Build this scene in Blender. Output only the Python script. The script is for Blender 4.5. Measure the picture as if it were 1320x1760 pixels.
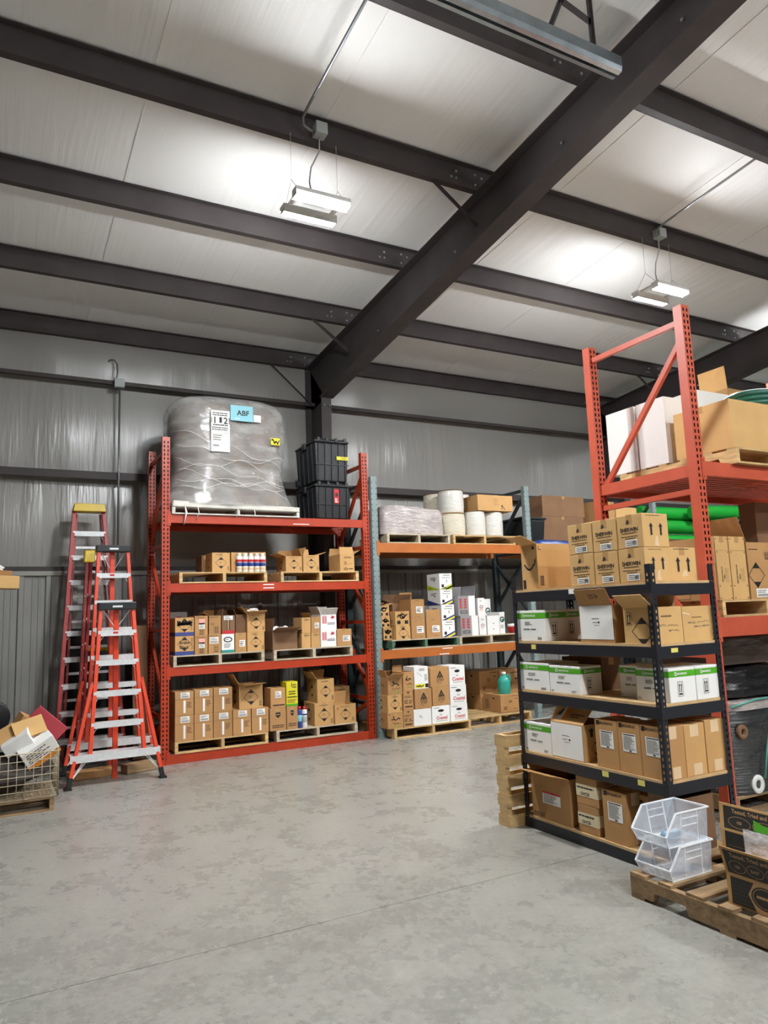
import bpy, math, random
from mathutils import Vector, Matrix
rnd = random.Random(11)
for o in list(bpy.data.objects):
    bpy.data.objects.remove(o)
SC = bpy.context.scene
COL = SC.collection

# ------------------------------------------------------------------ camera, world, exposure
cam = bpy.data.cameras.new('camera')
cam.sensor_fit = 'VERTICAL'
cam.sensor_height = 36.0
cam.lens = 36.0 * 1252.9 / 1760.0
cam.clip_end = 200
camo = bpy.data.objects.new('camera', cam)
COL.objects.link(camo)
yaw, pitch, roll = 0.498106, 0.138451, -0.0370273
fw = Vector((math.sin(yaw) * math.cos(pitch), math.cos(yaw) * math.cos(pitch), math.sin(pitch)))
r0 = Vector((math.cos(yaw), -math.sin(yaw), 0))
u0 = r0.cross(fw)
rt = math.cos(roll) * r0 + math.sin(roll) * u0
up = -math.sin(roll) * r0 + math.cos(roll) * u0
camo.matrix_world = Matrix(((rt.x, up.x, -fw.x, 0), (rt.y, up.y, -fw.y, 0), (rt.z, up.z, -fw.z, 1.6), (0, 0, 0, 1)))
SC.camera = camo
wd = bpy.data.worlds.new('world')
SC.world = wd
wd.use_nodes = True
wd.node_tree.nodes['Background'].inputs[0].default_value = (0.6, 0.65, 0.7, 1)
wd.node_tree.nodes['Background'].inputs[1].default_value = 0.02
SC.view_settings.view_transform = 'Standard'
SC.view_settings.look = 'None'
SC.view_settings.gamma = 1.0
SC.view_settings.use_curve_mapping = False
SC.view_settings.exposure = 0.0
LAMP = 900.0        # radiance of the lamp diffusers

# ------------------------------------------------------------------ materials
def lin(h):
    h = h.lstrip('#')
    c = [int(h[i:i + 2], 16) / 255 for i in (0, 2, 4)]
    return tuple(x / 12.92 if x <= 0.04045 else ((x + 0.055) / 1.055) ** 2.4 for x in c) + (1,)

def mat(name, col, rough=0.6, metal=0.0, coat=0.0, vary=0.0, noise=None, bump=None, spec=None, alpha=1.0, trans=0.0, sub=None):
    """noise=(scale, amount, stretch xyz)   bump=(scale, strength, stretch xyz)   vary=random value per object"""
    m = bpy.data.materials.new(name)
    m.use_nodes = True
    nt = m.node_tree
    N, L = nt.nodes, nt.links
    b = N['Principled BSDF']
    c = lin(col) if isinstance(col, str) else col
    b.inputs['Base Color'].default_value = c
    b.inputs['Roughness'].default_value = rough
    b.inputs['Metallic'].default_value = metal
    b.inputs['Coat Weight'].default_value = coat
    b.inputs['Coat Roughness'].default_value = 0.15
    if spec is not None:
        b.inputs['Specular IOR Level'].default_value = spec
    b.inputs['Alpha'].default_value = alpha
    b.inputs['Transmission Weight'].default_value = trans
    src = None
    if noise or vary:
        hsv = N.new('ShaderNodeHueSaturation')
        hsv.inputs['Color'].default_value = c
        val = None
        if noise:
            tc = N.new('ShaderNodeTexCoord'); mp = N.new('ShaderNodeMapping')
            mp.inputs['Scale'].default_value = noise[2] if len(noise) > 2 else (1, 1, 1)
            L.new(tc.outputs['Object'], mp.inputs['Vector'])
            nz = N.new('ShaderNodeTexNoise')
            nz.inputs['Scale'].default_value = noise[0]
            nz.inputs['Detail'].default_value = 5
            L.new(mp.outputs[0], nz.inputs['Vector'])
            mr = N.new('ShaderNodeMapRange')
            mr.inputs[1].default_value = 0.25; mr.inputs[2].default_value = 0.75
            mr.inputs[3].default_value = 1 - noise[1]; mr.inputs[4].default_value = 1 + noise[1]
            L.new(nz.outputs[0], mr.inputs[0])
            val = mr.outputs[0]
        if vary:
            oi = N.new('ShaderNodeObjectInfo')
            mr2 = N.new('ShaderNodeMapRange')
            mr2.inputs[3].default_value = 1 - vary; mr2.inputs[4].default_value = 1 + vary
            L.new(oi.outputs['Random'], mr2.inputs[0])
            if val is None:
                val = mr2.outputs[0]
            else:
                mu = N.new('ShaderNodeMath'); mu.operation = 'MULTIPLY'
                L.new(val, mu.inputs[0]); L.new(mr2.outputs[0], mu.inputs[1]); val = mu.outputs[0]
        L.new(val, hsv.inputs['Value'])
        L.new(hsv.outputs[0], b.inputs['Base Color'])
    if bump:
        tc = N.new('ShaderNodeTexCoord'); mp = N.new('ShaderNodeMapping')
        mp.inputs['Scale'].default_value = bump[2] if len(bump) > 2 else (1, 1, 1)
        if len(bump) > 3:
            mp.inputs['Rotation'].default_value = bump[3]
        L.new(tc.outputs['Object'], mp.inputs['Vector'])
        nz = N.new('ShaderNodeTexNoise')
        nz.inputs['Scale'].default_value = bump[0]; nz.inputs['Detail'].default_value = 4
        L.new(mp.outputs[0], nz.inputs['Vector'])
        bp = N.new('ShaderNodeBump')
        bp.inputs['Strength'].default_value = bump[1]
        bp.inputs['Distance'].default_value = 0.02
        L.new(nz.outputs[0], bp.inputs['Height'])
        L.new(bp.outputs[0], b.inputs['Normal'])
    return m

M = {}
def D(k, *a, **kw):
    M[k] = mat(k, *a, **kw)
D('steel_brown', (0.066, 0.056, 0.056, 1), rough=0.55, noise=(3, 0.15), spec=0.22)
D('red_paint', '#ab3615', rough=0.42, noise=(6, 0.12), vary=0.06)
D('coral_paint', '#bd533a', rough=0.45, noise=(6, 0.10), vary=0.04)
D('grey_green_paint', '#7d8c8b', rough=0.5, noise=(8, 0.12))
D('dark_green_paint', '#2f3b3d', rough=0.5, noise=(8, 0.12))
D('orange_paint', '#b3652c', rough=0.45, noise=(5, 0.14))
D('black_paint', '#1d1f26', rough=0.4)
D('board_wood', '#c3a274', rough=0.75, noise=(12, 0.15))
D('pallet_wood', '#c7a673', rough=0.8, noise=(7, 0.28, (1, 1, 5)), vary=0.12)
D('pallet_wood_old', '#967a58', rough=0.85, noise=(7, 0.38, (1, 4, 6)), vary=0.16)
D('pallet_grey', '#b9aa92', rough=0.85, noise=(7, 0.25, (1, 1, 5)), vary=0.10)
D('pallet_green', '#4c6f57', rough=0.8, noise=(8, 0.2))
D('kraft', '#b48755', rough=0.78, noise=(5, 0.09), vary=0.10)
D('kraft_light', '#c49860', rough=0.76, noise=(4, 0.09), vary=0.06)
D('kraft_tan', '#cba268', rough=0.76, noise=(4, 0.08), vary=0.04)
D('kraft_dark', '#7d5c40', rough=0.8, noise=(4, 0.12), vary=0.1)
D('white_board', '#ebeae6', rough=0.6, noise=(3, 0.04), vary=0.03)
D('silver_board', '#a9a7a8', rough=0.35, metal=0.3, noise=(4, 0.08))
D('grey_board', '#9a9894', rough=0.7, noise=(3, 0.06))
D('yellow_board', '#d7cc1e', rough=0.6, noise=(3, 0.06))
D('tape', '#b7905f', rough=0.25, noise=(8, 0.08))
D('tape_light', '#dcbf98', rough=0.3, noise=(8, 0.06))
D('paper', '#eceae6', rough=0.7, noise=(6, 0.04))
D('paper_cream', '#d8c9a5', rough=0.7)
D('ink', '#1c1a19', rough=0.6)
D('ink_grey', '#6a645c', rough=0.7)
D('ink_soft', '#5e4630', rough=0.7)
D('ink_red', '#c0272d', rough=0.6)
D('ink_pink', '#eba5a0', rough=0.7)
D('ink_green', '#4fa51c', rough=0.5)
D('ink_teal', '#2f8f86', rough=0.5)
D('ink_blue', '#2c3f86', rough=0.45)
D('ink_lime', '#b5c320', rough=0.5)
D('ink_yellow', '#e9da2b', rough=0.5)
D('ink_orange', '#e08a2c', rough=0.6)
D('ink_white', '#f2f2f0', rough=0.6)
D('ink_sky', '#86c3cf', rough=0.55)
D('ink_tan', '#b08a60', rough=0.7)
D('alu', '#d8d9d9', rough=0.4, metal=0.25, noise=(30, 0.1))
D('fibre_orange', '#d9401c', rough=0.4, noise=(5, 0.08))
D('fibre_red', '#a3211b', rough=0.42, noise=(5, 0.10))
D('black_plastic', '#181a1d', rough=0.42)
D('black_rubber', '#111111', rough=0.7)
D('yellow_plastic', '#d9b714', rough=0.4, noise=(6, 0.08))
D('galv', '#a9b3b8', rough=0.3, metal=0.85, noise=(9, 0.2))
D('conduit', '#8d9193', rough=0.35, metal=0.7)
D('box_grey', '#a8adad', rough=0.5)
D('white_plastic', '#e4e4e0', rough=0.35)
D('wire_white', '#cfcfcd', rough=0.5)
D('red_plastic', '#b3161f', rough=0.35)
D('green_hose', '#1f9a34', rough=0.35, vary=0.08)
D('dark_green_hose', '#1d5b4c', rough=0.4)
D('teal_strap', '#5fa79a', rough=0.4)
D('jug_green', '#3aa795', rough=0.25, coat=0.2)
D('blue_tarp', '#1b3a78', rough=0.35)
D('wire_mesh', '#b3a68c', rough=0.5, metal=0.15, noise=(20, 0.2))
D('lens_yellow', '#dcd06e', rough=0.7)
D('junk_dark', '#3a342f', rough=0.8, noise=(6, 0.3))
D('red_card', '#b5404a', rough=0.6, noise=(5, 0.1))
D('spool_white', '#d6d3cb', rough=0.28, coat=0.3, noise=(4, 0.06), bump=(22, 0.6, (0.6, 0.6, 4)))
D('rope_white', '#d5cdb8', rough=0.7, noise=(5, 0.08), bump=(18, 0.9, (0.8, 0.8, 3.5)))
D('bag_silver', '#b0a6a2', rough=0.16, noise=(7, 0.3), bump=(16, 1.0, (0.8, 0.8, 2.2)), coat=0.3)
D('dark_wrap', (0.022, 0.022, 0.025, 1), rough=0.12, noise=(6, 0.95, (0.8, 0.8, 9)), bump=(8, 1.0, (0.5, 0.5, 9)), coat=0.7, spec=0.9)  # stretched colour streaks are painted in for reflections on the film
D('black_sheet', '#131315', rough=0.3, bump=(7, 1.0, (1, 1, 3)))
D('brown_wrap', '#54463d', rough=0.3, noise=(3, 0.3), bump=(6, 0.8, (1, 1, 3)), coat=0.2)
D('load_core', '#6b5646', rough=0.5, noise=(3.0, 0.7, (1.7, 1.7, 0.7)))
D('dark_wall', '#4a4844', rough=0.8)
D('white_base', '#c9c5bb', rough=0.5, noise=(3, 0.25), bump=(10, 0.6))

def emis(name, col, s):
    m = bpy.data.materials.new(name); m.use_nodes = True
    b = m.node_tree.nodes['Principled BSDF']
    b.inputs['Base Color'].default_value = (0.9, 0.9, 0.9, 1)
    b.inputs['Emission Color'].default_value = col
    b.inputs['Emission Strength'].default_value = s
    M[name] = m
emis('led', (0.95, 0.98, 1.0, 1), LAMP)

def film(name, tint, trans, rough, bump):
    m = bpy.data.materials.new(name); m.use_nodes = True
    nt = m.node_tree; N, L = nt.nodes, nt.links
    b = N['Principled BSDF']
    b.inputs['Base Color'].default_value = tint
    b.inputs['Roughness'].default_value = rough
    b.inputs['Specular IOR Level'].default_value = 0.7
    t = N.new('ShaderNodeBsdfTransparent')
    t.inputs[0].default_value = (0.93, 0.94, 0.95, 1)
    mx = N.new('ShaderNodeMixShader')
    tc = N.new('ShaderNodeTexCoord'); mp = N.new('ShaderNodeMapping')
    mp.inputs['Scale'].default_value = bump[2]
    L.new(tc.outputs['Object'], mp.inputs[0])
    nz = N.new('ShaderNodeTexNoise'); nz.inputs['Scale'].default_value = bump[0]; nz.inputs['Detail'].default_value = 5
    L.new(mp.outputs[0], nz.inputs['Vector'])
    bp = N.new('ShaderNodeBump'); bp.inputs['Strength'].default_value = bump[1]; bp.inputs['Distance'].default_value = 0.03
    L.new(nz.outputs[0], bp.inputs['Height']); L.new(bp.outputs[0], b.inputs['Normal'])
    mr = N.new('ShaderNodeMapRange')
    mr.inputs[1].default_value = 0.3; mr.inputs[2].default_value = 0.7
    mr.inputs[3].default_value = max(0, trans - 0.22); mr.inputs[4].default_value = min(1, trans + 0.18)
    L.new(nz.outputs[0], mr.inputs[0])
    L.new(mr.outputs[0], mx.inputs[0])
    L.new(b.outputs[0], mx.inputs[1]); L.new(t.outputs[0], mx.inputs[2])
    L.new(mx.outputs[0], N['Material Output'].inputs[0])
    M[name] = m
film('stretch_film', (0.58, 0.57, 0.55, 1), 0.62, 0.07, (2.6, 1.0, (1.1, 1.1, 2.4)))
film('clear_plastic', (0.80, 0.85, 0.93, 1), 0.62, 0.18, (3, 0.1, (1, 1, 1)))
film('clear_rib', (0.92, 0.94, 0.97, 1), 0.25, 0.2, (3, 0.1, (1, 1, 1)))
film('bag_clear', (0.88, 0.88, 0.9, 1), 0.42, 0.12, (12, 0.8, (1, 1, 1)))

def liner(name, col, kind):
    """vinyl insulation facing: fine woven ribs plus soft pull wrinkles"""
    m = bpy.data.materials.new(name); m.use_nodes = True
    nt = m.node_tree; N, L = nt.nodes, nt.links
    b = N['Principled BSDF']
    b.inputs['Base Color'].default_value = col
    b.inputs['Roughness'].default_value = 0.30 if kind == 'wall' else 0.72
    b.inputs['Specular IOR Level'].default_value = 0.5 if kind == 'wall' else 0.25
    tc = N.new('ShaderNodeTexCoord')
    wv = N.new('ShaderNodeTexWave'); wv.wave_type = 'BANDS'; wv.bands_direction = 'X'
    wv.inputs['Scale'].default_value = 14.0; wv.inputs['Distortion'].default_value = 0.25; wv.inputs['Detail'].default_value = 1
    L.new(tc.outputs['Object'], wv.inputs['Vector'])
    mp = N.new('ShaderNodeMapping')
    if kind == 'wall':
        mp.inputs['Rotation'].default_value = (0, -0.42, 0)
        mp.inputs['Scale'].default_value = (5.5, 1, 0.5)
    else:
        mp.inputs['Scale'].default_value = (4.5, 0.22, 1)
    L.new(tc.outputs['Object'], mp.inputs[0])
    nz = N.new('ShaderNodeTexNoise'); nz.inputs['Scale'].default_value = 1.0; nz.inputs['Detail'].default_value = 3; nz.inputs['Roughness'].default_value = 0.55
    L.new(mp.outputs[0], nz.inputs['Vector'])
    n2 = N.new('ShaderNodeTexNoise'); n2.inputs['Scale'].default_value = 0.55; n2.inputs['Detail'].default_value = 1
    L.new(tc.outputs['Object'], n2.inputs['Vector'])
    ms = N.new('ShaderNodeMapRange'); ms.inputs[1].default_value = 0.42; ms.inputs[2].default_value = 0.68
    ms.inputs[3].default_value = 0.12; ms.inputs[4].default_value = 1.0
    L.new(n2.outputs[0], ms.inputs[0])
    rg = N.new('ShaderNodeMapRange'); rg.inputs[1].default_value = 0.4; rg.inputs[2].default_value = 0.8; rg.inputs[3].default_value = 0; rg.inputs[4].default_value = 1
    L.new(nz.outputs[0], rg.inputs[0])
    mu = N.new('ShaderNodeMath'); mu.operation = 'MULTIPLY'
    L.new(rg.outputs[0], mu.inputs[0]); L.new(ms.outputs[0], mu.inputs[1])
    b1 = N.new('ShaderNodeBump'); b1.inputs['Strength'].default_value = 0.05 if kind == 'wall' else 0.045; b1.inputs['Distance'].default_value = 0.004
    L.new(wv.outputs['Fac'], b1.inputs['Height'])
    b2 = N.new('ShaderNodeBump'); b2.inputs['Strength'].default_value = 0.30 if kind == 'wall' else 0.42
    b2.inputs['Distance'].default_value = 0.05 if kind == 'wall' else 0.04
    L.new(mu.outputs[0], b2.inputs['Height']); L.new(b1.outputs[0], b2.inputs['Normal'])
    L.new(b2.outputs[0], b.inputs['Normal'])
    M[name] = m
liner('wall_liner', (0.33, 0.32, 0.30, 1), 'wall')
liner('roof_liner', (0.87, 0.86, 0.84, 1), 'roof')
D('panel_metal', '#8c8b87', rough=0.42, noise=(1.2, 0.06))
D('trim_metal', '#97968f', rough=0.4)

def concrete():
    m = bpy.data.materials.new('concrete'); m.use_nodes = True
    nt = m.node_tree; N, L = nt.nodes, nt.links
    b = N['Principled BSDF']
    tc = N.new('ShaderNodeTexCoord')
    def nz(s, d, r=0.6):
        n = N.new('ShaderNodeTexNoise'); n.inputs['Scale'].default_value = s; n.inputs['Detail'].default_value = d; n.inputs['Roughness'].default_value = r
        L.new(tc.outputs['Object'], n.inputs['Vector']); return n
    a, c, e = nz(3.2, 10, 0.74), nz(26, 8, 0.72), nz(0.45, 2)
    cr = N.new('ShaderNodeValToRGB')
    cr.color_ramp.elements[0].position = 0.30; cr.color_ramp.elements[0].color = (0.17, 0.165, 0.147, 1)
    cr.color_ramp.elements[1].position = 0.70; cr.color_ramp.elements[1].color = (0.40, 0.39, 0.346, 1)
    mx = N.new('ShaderNodeMix'); mx.data_type = 'FLOAT'; mx.inputs[0].default_value = 0.55
    L.new(a.outputs[0], mx.inputs[2]); L.new(c.outputs[0], mx.inputs[3])
    L.new(mx.outputs[0], cr.inputs[0])
    # a few darker oil stains
    st = N.new('ShaderNodeMapRange'); st.inputs[1].default_value = 0.68; st.inputs[2].default_value = 0.84; st.inputs[3].default_value = 1; st.inputs[4].default_value = 0.78
    s2 = nz(2.3, 3, 0.5); L.new(s2.outputs[0], st.inputs[0])
    hs = N.new('ShaderNodeHueSaturation'); L.new(cr.outputs[0], hs.inputs['Color']); L.new(st.outputs[0], hs.inputs['Value'])
    L.new(hs.outputs[0], b.inputs['Base Color'])
    rr = N.new('ShaderNodeMapRange'); rr.inputs[1].default_value = 0.3; rr.inputs[2].default_value = 0.7; rr.inputs[3].default_value = 0.20; rr.inputs[4].default_value = 0.38
    L.new(a.outputs[0], rr.inputs[0]); L.new(rr.outputs[0], b.inputs['Roughness'])
    bp = N.new('ShaderNodeBump'); bp.inputs['Strength'].default_value = 0.12; bp.inputs['Distance'].default_value = 0.01
    L.new(c.outputs[0], bp.inputs['Height']); L.new(bp.outputs[0], b.inputs['Normal'])
    M['concrete'] = m
concrete()

# ------------------------------------------------------------------ mesh helpers
ORG = {}
class MB:
    """collects boxes, bars, tubes and faces; build() links them as ONE mesh object"""
    def __init__(s): s.v, s.f, s.m, s.sm = [], [], [], []
    def add(s, vs, fs, mi=0, smooth=False):
        n = len(s.v); s.v += [Vector(p) for p in vs]
        for f in fs:
            s.f.append([i + n for i in f]); s.m.append(mi); s.sm.append(smooth)
        return s
    def box(s, x0, x1, y0, y1, z0, z1, mi=0):
        return s.hexa([(x0, y0, z0), (x1, y0, z0), (x1, y1, z0), (x0, y1, z0)], [(x0, y0, z1), (x1, y0, z1), (x1, y1, z1), (x0, y1, z1)], mi)
    def hexa(s, a, b, mi=0):
        return s.add(list(a) + list(b), [(3, 2, 1, 0), (4, 5, 6, 7), (0, 1, 5, 4), (1, 2, 6, 5), (2, 3, 7, 6), (3, 0, 4, 7)], mi)
    def bar(s, p, q, w, h, upv=(0, 0, 1), mi=0):
        p, q = Vector(p), Vector(q); d = (q - p).normalized(); u = Vector(upv)
        if abs(d.dot(u)) > 0.98: u = Vector((0, 1, 0)) if abs(d.y) < 0.9 else Vector((1, 0, 0))
        a = d.cross(u).normalized(); c = a.cross(d).normalized()
        e = [(-1, -1), (1, -1), (1, 1), (-1, 1)]
        return s.hexa([p + a * (i * w / 2) + c * (j * h / 2) for i, j in e], [q + a * (i * w / 2) + c * (j * h / 2) for i, j in e], mi)
    def prism(s, pts, off, mi=0):
        """closed polygon pts extruded by vector off"""
        n = len(pts); off = Vector(off); P = [Vector(p) for p in pts]
        return s.add(P + [p + off for p in P], [tuple(range(n))[::-1], tuple(range(n, 2 * n))] + [(i, (i + 1) % n, n + (i + 1) % n, n + i) for i in range(n)], mi)
    def tube(s, pts, r, n=8, mi=0, caps=True, radii=None):
        P = [Vector(p) for p in pts]; k = len(P); rings = []; base = len(s.v)
        prev = None
        for i, p in enumerate(P):
            d = (P[min(i + 1, k - 1)] - P[max(i - 1, 0)]).normalized()
            if prev is None:
                a = d.orthogonal().normalized()
            else:
                a = (prev - d * prev.dot(d)).normalized()
            prev = a; c = d.cross(a)
            rr = radii[i] if radii else r
            s.v += [p + (a * math.cos(t) + c * math.sin(t)) * rr for t in [2 * math.pi * j / n for j in range(n)]]
        for i in range(k - 1):
            for j in range(n):
                A = base + i * n; B = A + n
                s.f.append([A + j, A + (j + 1) % n, B + (j + 1) % n, B + j]); s.m.append(mi); s.sm.append(True)
        if caps:
            s.f.append(list(range(base, base + n))[::-1]); s.m.append(mi); s.sm.append(False)
            s.f.append(list(range(base + (k - 1) * n, base + k * n))); s.m.append(mi); s.sm.append(False)
        return s
    def lathe(s, prof, c, n=24, mi=0, axis='z'):
        """prof = [(r, h)...] around a vertical axis at c"""
        base = len(s.v); c = Vector(c)
        for r, h in prof:
            for j in range(n):
                t = 2 * math.pi * j / n
                p = Vector((r * math.cos(t), r * math.sin(t), h))
                if axis == 'x': p = Vector((h, p.x, p.y))
                if axis == 'y': p = Vector((p.x, h, p.y))
                s.v.append(c + p)
        for i in range(len(prof) - 1):
            for j in range(n):
                A = base + i * n; B = A + n
                s.f.append([A + j, A + (j + 1) % n, B + (j + 1) % n, B + j]); s.m.append(mi); s.sm.append(True)
        if prof[0][0] > 1e-4:
            s.f.append(list(range(base, base + n))[::-1]); s.m.append(mi); s.sm.append(False)
        if prof[-1][0] > 1e-4:
            s.f.append(list(range(base + (len(prof) - 1) * n, base + len(prof) * n))); s.m.append(mi); s.sm.append(False)
        return s
    def build(s, name, mats, parent=None, bevel=0.0, weld=False):
        org = ORG.get(parent.name, Vector()) if parent is not None else None
        if parent is None:
            lo = Vector((min(p.x for p in s.v), min(p.y for p in s.v), min(p.z for p in s.v)))
            hi = Vector((max(p.x for p in s.v), max(p.y for p in s.v), max(p.z for p in s.v)))
            org = Vector(((lo.x + hi.x) / 2, (lo.y + hi.y) / 2, lo.z))
        me = bpy.data.meshes.new(name)
        me.from_pydata([tuple(p - org) for p in s.v], [], s.f)
        if not isinstance(mats, (list, tuple)): mats = [mats]
        for m in mats: me.materials.append(M[m] if isinstance(m, str) else m)
        me.polygons.foreach_set('material_index', s.m)
        me.polygons.foreach_set('use_smooth', s.sm)
        me.update()
        o = bpy.data.objects.new(name, me); COL.objects.link(o)
        if parent is None:
            o.location = org
        else:
            o.parent = parent
        ORG[o.name] = org
        if bevel:
            b = o.modifiers.new('bevel', 'BEVEL'); b.width = bevel; b.segments = 2; b.limit_method = 'ANGLE'; b.angle_limit = 0.7
        return o

def tag(o, label, cat, group=None, kind=None):
    o['label'] = label; o['category'] = cat
    if group: o['group'] = group
    if kind: o['kind'] = kind
    return o
def thing(name, label, cat, loc, group=None):
    o = bpy.data.objects.new(name, None); COL.objects.link(o)
    o.location = loc; o.empty_display_size = 0.1
    ORG[o.name] = Vector(loc)
    return tag(o, label, cat, group)
def lthing(name, label, cat, loc, rot, group=None):
    """a thing whose parts are written in its own local coordinates"""
    o = thing(name, label, cat, loc, group); o.rotation_euler = rot; ORG[o.name] = Vector(); return o
def struct(name, mb, m, **k):
    o = mb.build(name, m, **k); o['kind'] = 'structure'; return o

# ------------------------------------------------------------------ ink: flat printing, labels and lettering on a face
_TX = {}
def text_geo(s):
    if s in _TX: return _TX[s]
    cu = bpy.data.curves.new('t', 'FONT'); cu.body = s; cu.resolution_u = 3; cu.offset = 0.024; cu.fill_mode = 'FRONT'
    ob = bpy.data.objects.new('t', cu); COL.objects.link(ob)
    dg = bpy.context.evaluated_depsgraph_get()
    me = ob.evaluated_get(dg).to_mesh()
    vs = [(v.co.x, v.co.y) for v in me.vertices]; fs = [tuple(p.vertices) for p in me.polygons]
    ob.evaluated_get(dg).to_mesh_clear()
    bpy.data.objects.remove(ob); bpy.data.curves.remove(cu)
    x0 = min(v[0] for v in vs); x1 = max(v[0] for v in vs); y0 = min(v[1] for v in vs); y1 = max(v[1] for v in vs)
    _TX[s] = ([(a - x0, b - y0) for a, b in vs], fs, x1 - x0, y1 - y0)
    return _TX[s]

class Ink:
    def __init__(s, face):
        s.o, s.U, s.V, s.N = [Vector(a) for a in face[:4]]; s.w, s.h = face[4:6]
        s.mb = MB(); s.mats = []
    def mi(s, m):
        if m not in s.mats: s.mats.append(m)
        return s.mats.index(m)
    def P(s, u, v, l): return s.o + s.U * u + s.V * v + s.N * (0.0012 + 0.0006 * l)
    def poly(s, pts, m, l=0):
        s.mb.add([s.P(u, v, l) for u, v in pts], [tuple(range(len(pts)))], s.mi(m)); return s
    def rect(s, u0, v0, u1, v1, m, l=0): return s.poly([(u0, v0), (u1, v0), (u1, v1), (u0, v1)], m, l)
    def ring(s, pts, t, m, l=0, close=True):
        n = len(pts)
        for i in range(n if close else n - 1):
            a = Vector(pts[i]); b = Vector(pts[(i + 1) % n]); d = (b - a)
            if d.length < 1e-6: continue
            d.normalize(); k = Vector((-d.y, d.x)) * t / 2; e = d * t / 2 * (1 if close else 0)
            s.poly([tuple(a - k - e), tuple(b - k + e), tuple(b + k + e), tuple(a + k - e)], m, l)
        return s
    def oval(s, u, v, a, b, m, l=0, t=None, n=20):
        pts = [(u + a * math.cos(2 * math.pi * i / n), v + b * math.sin(2 * math.pi * i / n)) for i in range(n)]
        return s.ring(pts, t, m, l) if t else s.poly(pts, m, l)
    def text(s, st, u, v, h, m, l=0, al='c', rot=0, sx=1.0, maxw=None):
        vs, fs, w, hh = text_geo(st); k = h / hh; kx = k * sx
        if maxw and w * kx > maxw: kx = maxw / w
        off = {'c': -w / 2, 'l': 0, 'r': -w}[al]; c, sn = math.cos(rot), math.sin(rot)
        pts = []
        for a, b in vs:
            x = (a + off) * kx; y = (b - hh / 2) * k
            pts.append(s.P(u + x * c - y * sn, v + x * sn + y * c, l))
        s.mb.add(pts, fs, s.mi(m)); return s
    def micro(s, u0, v0, u1, v1, n, m, l=0, fill=0.8):
        """rows of print too small to read"""
        if v1 <= v0 or u1 <= u0: return s
        p = (v1 - v0) / n
        for i in range(n):
            u = u0; end = u1 - (u1 - u0) * rnd.random() * (1 - fill) * 2
            while u < end - 1e-4:
                k = min((u1 - u0) * rnd.uniform(0.06, 0.2), end - u)
                s.rect(u, v0 + p * i + p * 0.25, u + k * 0.85, v0 + p * i + p * 0.75, m, l); u += k
        return s
    def scribble(s, u0, v0, u1, v1, m, l=0, n=14, t=0.004):
        """handwriting that cannot be read"""
        pts = []
        for i in range(n + 1):
            pts.append((u0 + (u1 - u0) * (i / n) + rnd.uniform(-0.3, 0.3) * (u1 - u0) / n, v0 + (v1 - v0) * rnd.random()))
        return s.ring(pts, t, m, l, close=False)
    def barcode(s, u0, v0, u1, v1, m='ink', l=1):
        u = u0
        while u < u1:
            k = rnd.uniform(0.02, 0.07) * (u1 - u0); s.rect(u, v0, min(u + k * 0.55, u1), v1, m, l); u += k
        return s
    def sticker(s, u0, v0, u1, v1, m='paper', rows=5, ink='ink_grey', bar=True):
        s.rect(u0, v0, u1, v1, m, 1); a = (u1 - u0) * 0.08; b = (v1 - v0) * 0.1
        if bar:
            s.barcode(u0 + a, v0 + b, u1 - a, v0 + (v1 - v0) * 0.4, 'ink', 2); s.micro(u0 + a, v0 + (v1 - v0) * 0.48, u1 - a, v1 - b, rows, ink, 2)
        else:
            s.micro(u0 + a, v0 + b, u1 - a, v1 - b, rows, ink, 2)
        return s
    def diamond(s, u, v, r, l=0):
        t = r * 0.055
        s.ring([(u - r, v), (u, v - r), (u + r, v), (u, v + r)], t, 'ink', l)
        k = 0.46
        s.poly([(u, v + r), (u - r * k, v + r * (1 - k)), (u + r * k, v + r * (1 - k))], 'ink', l)
        s.poly([(u, v - r), (u + r * k, v - r * (1 - k)), (u - r * k, v - r * (1 - k))], 'ink', l)
        return s
    def uparrow(s, u, v0, v1, w, m='ink', l=1):
        hh = (v1 - v0) * 0.32
        s.rect(u - w * 0.22, v0, u + w * 0.22, v1 - hh, m, l)
        return s.poly([(u - w / 2, v1 - hh), (u + w / 2, v1 - hh), (u, v1)], m, l)
    def arrows(s, u0, v0, u1, v1, l=1):
        """this way up mark in a frame"""
        t = (u1 - u0) * 0.05; w = (u1 - u0)
        s.ring([(u0, v0), (u1, v0), (u1, v1), (u0, v1)], t, 'ink', l)
        h = v1 - v0
        for k in (0.3, 0.7): s.uparrow(u0 + w * k, v0 + h * 0.25, v0 + h * 0.92, w * 0.3, 'ink', l)
        return s.rect(u0 + w * 0.14, v0 + h * 0.1, u1 - w * 0.14, v0 + h * 0.2, 'ink', l)
    def build(s, name, parent, label=None):
        """one mesh per block of print: marks far apart on the face become parts of their own"""
        fs = s.mb.f
        if not fs: return None
        parent_of = {}                                       # group faces that share vertices
        def find(a):
            while parent_of.get(a, a) != a: a = parent_of[a]
            return a
        for f in fs:
            for v in f[1:]:
                a, b = find(f[0]), find(v)
                if a != b: parent_of[b] = a
        isl = {}
        for k, f in enumerate(fs): isl.setdefault(find(f[0]), []).append(k)
        isl = list(isl.values()); bb = []
        for fl in isl:
            uv = [((s.mb.v[i] - s.o).dot(s.U), (s.mb.v[i] - s.o).dot(s.V)) for k in fl for i in fs[k]]
            bb.append((min(p[0] for p in uv), min(p[1] for p in uv), max(p[0] for p in uv), max(p[1] for p in uv)))
        n = len(isl); grp = list(range(n))
        def root(a):
            while grp[a] != a: a = grp[a]
            return a
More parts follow.
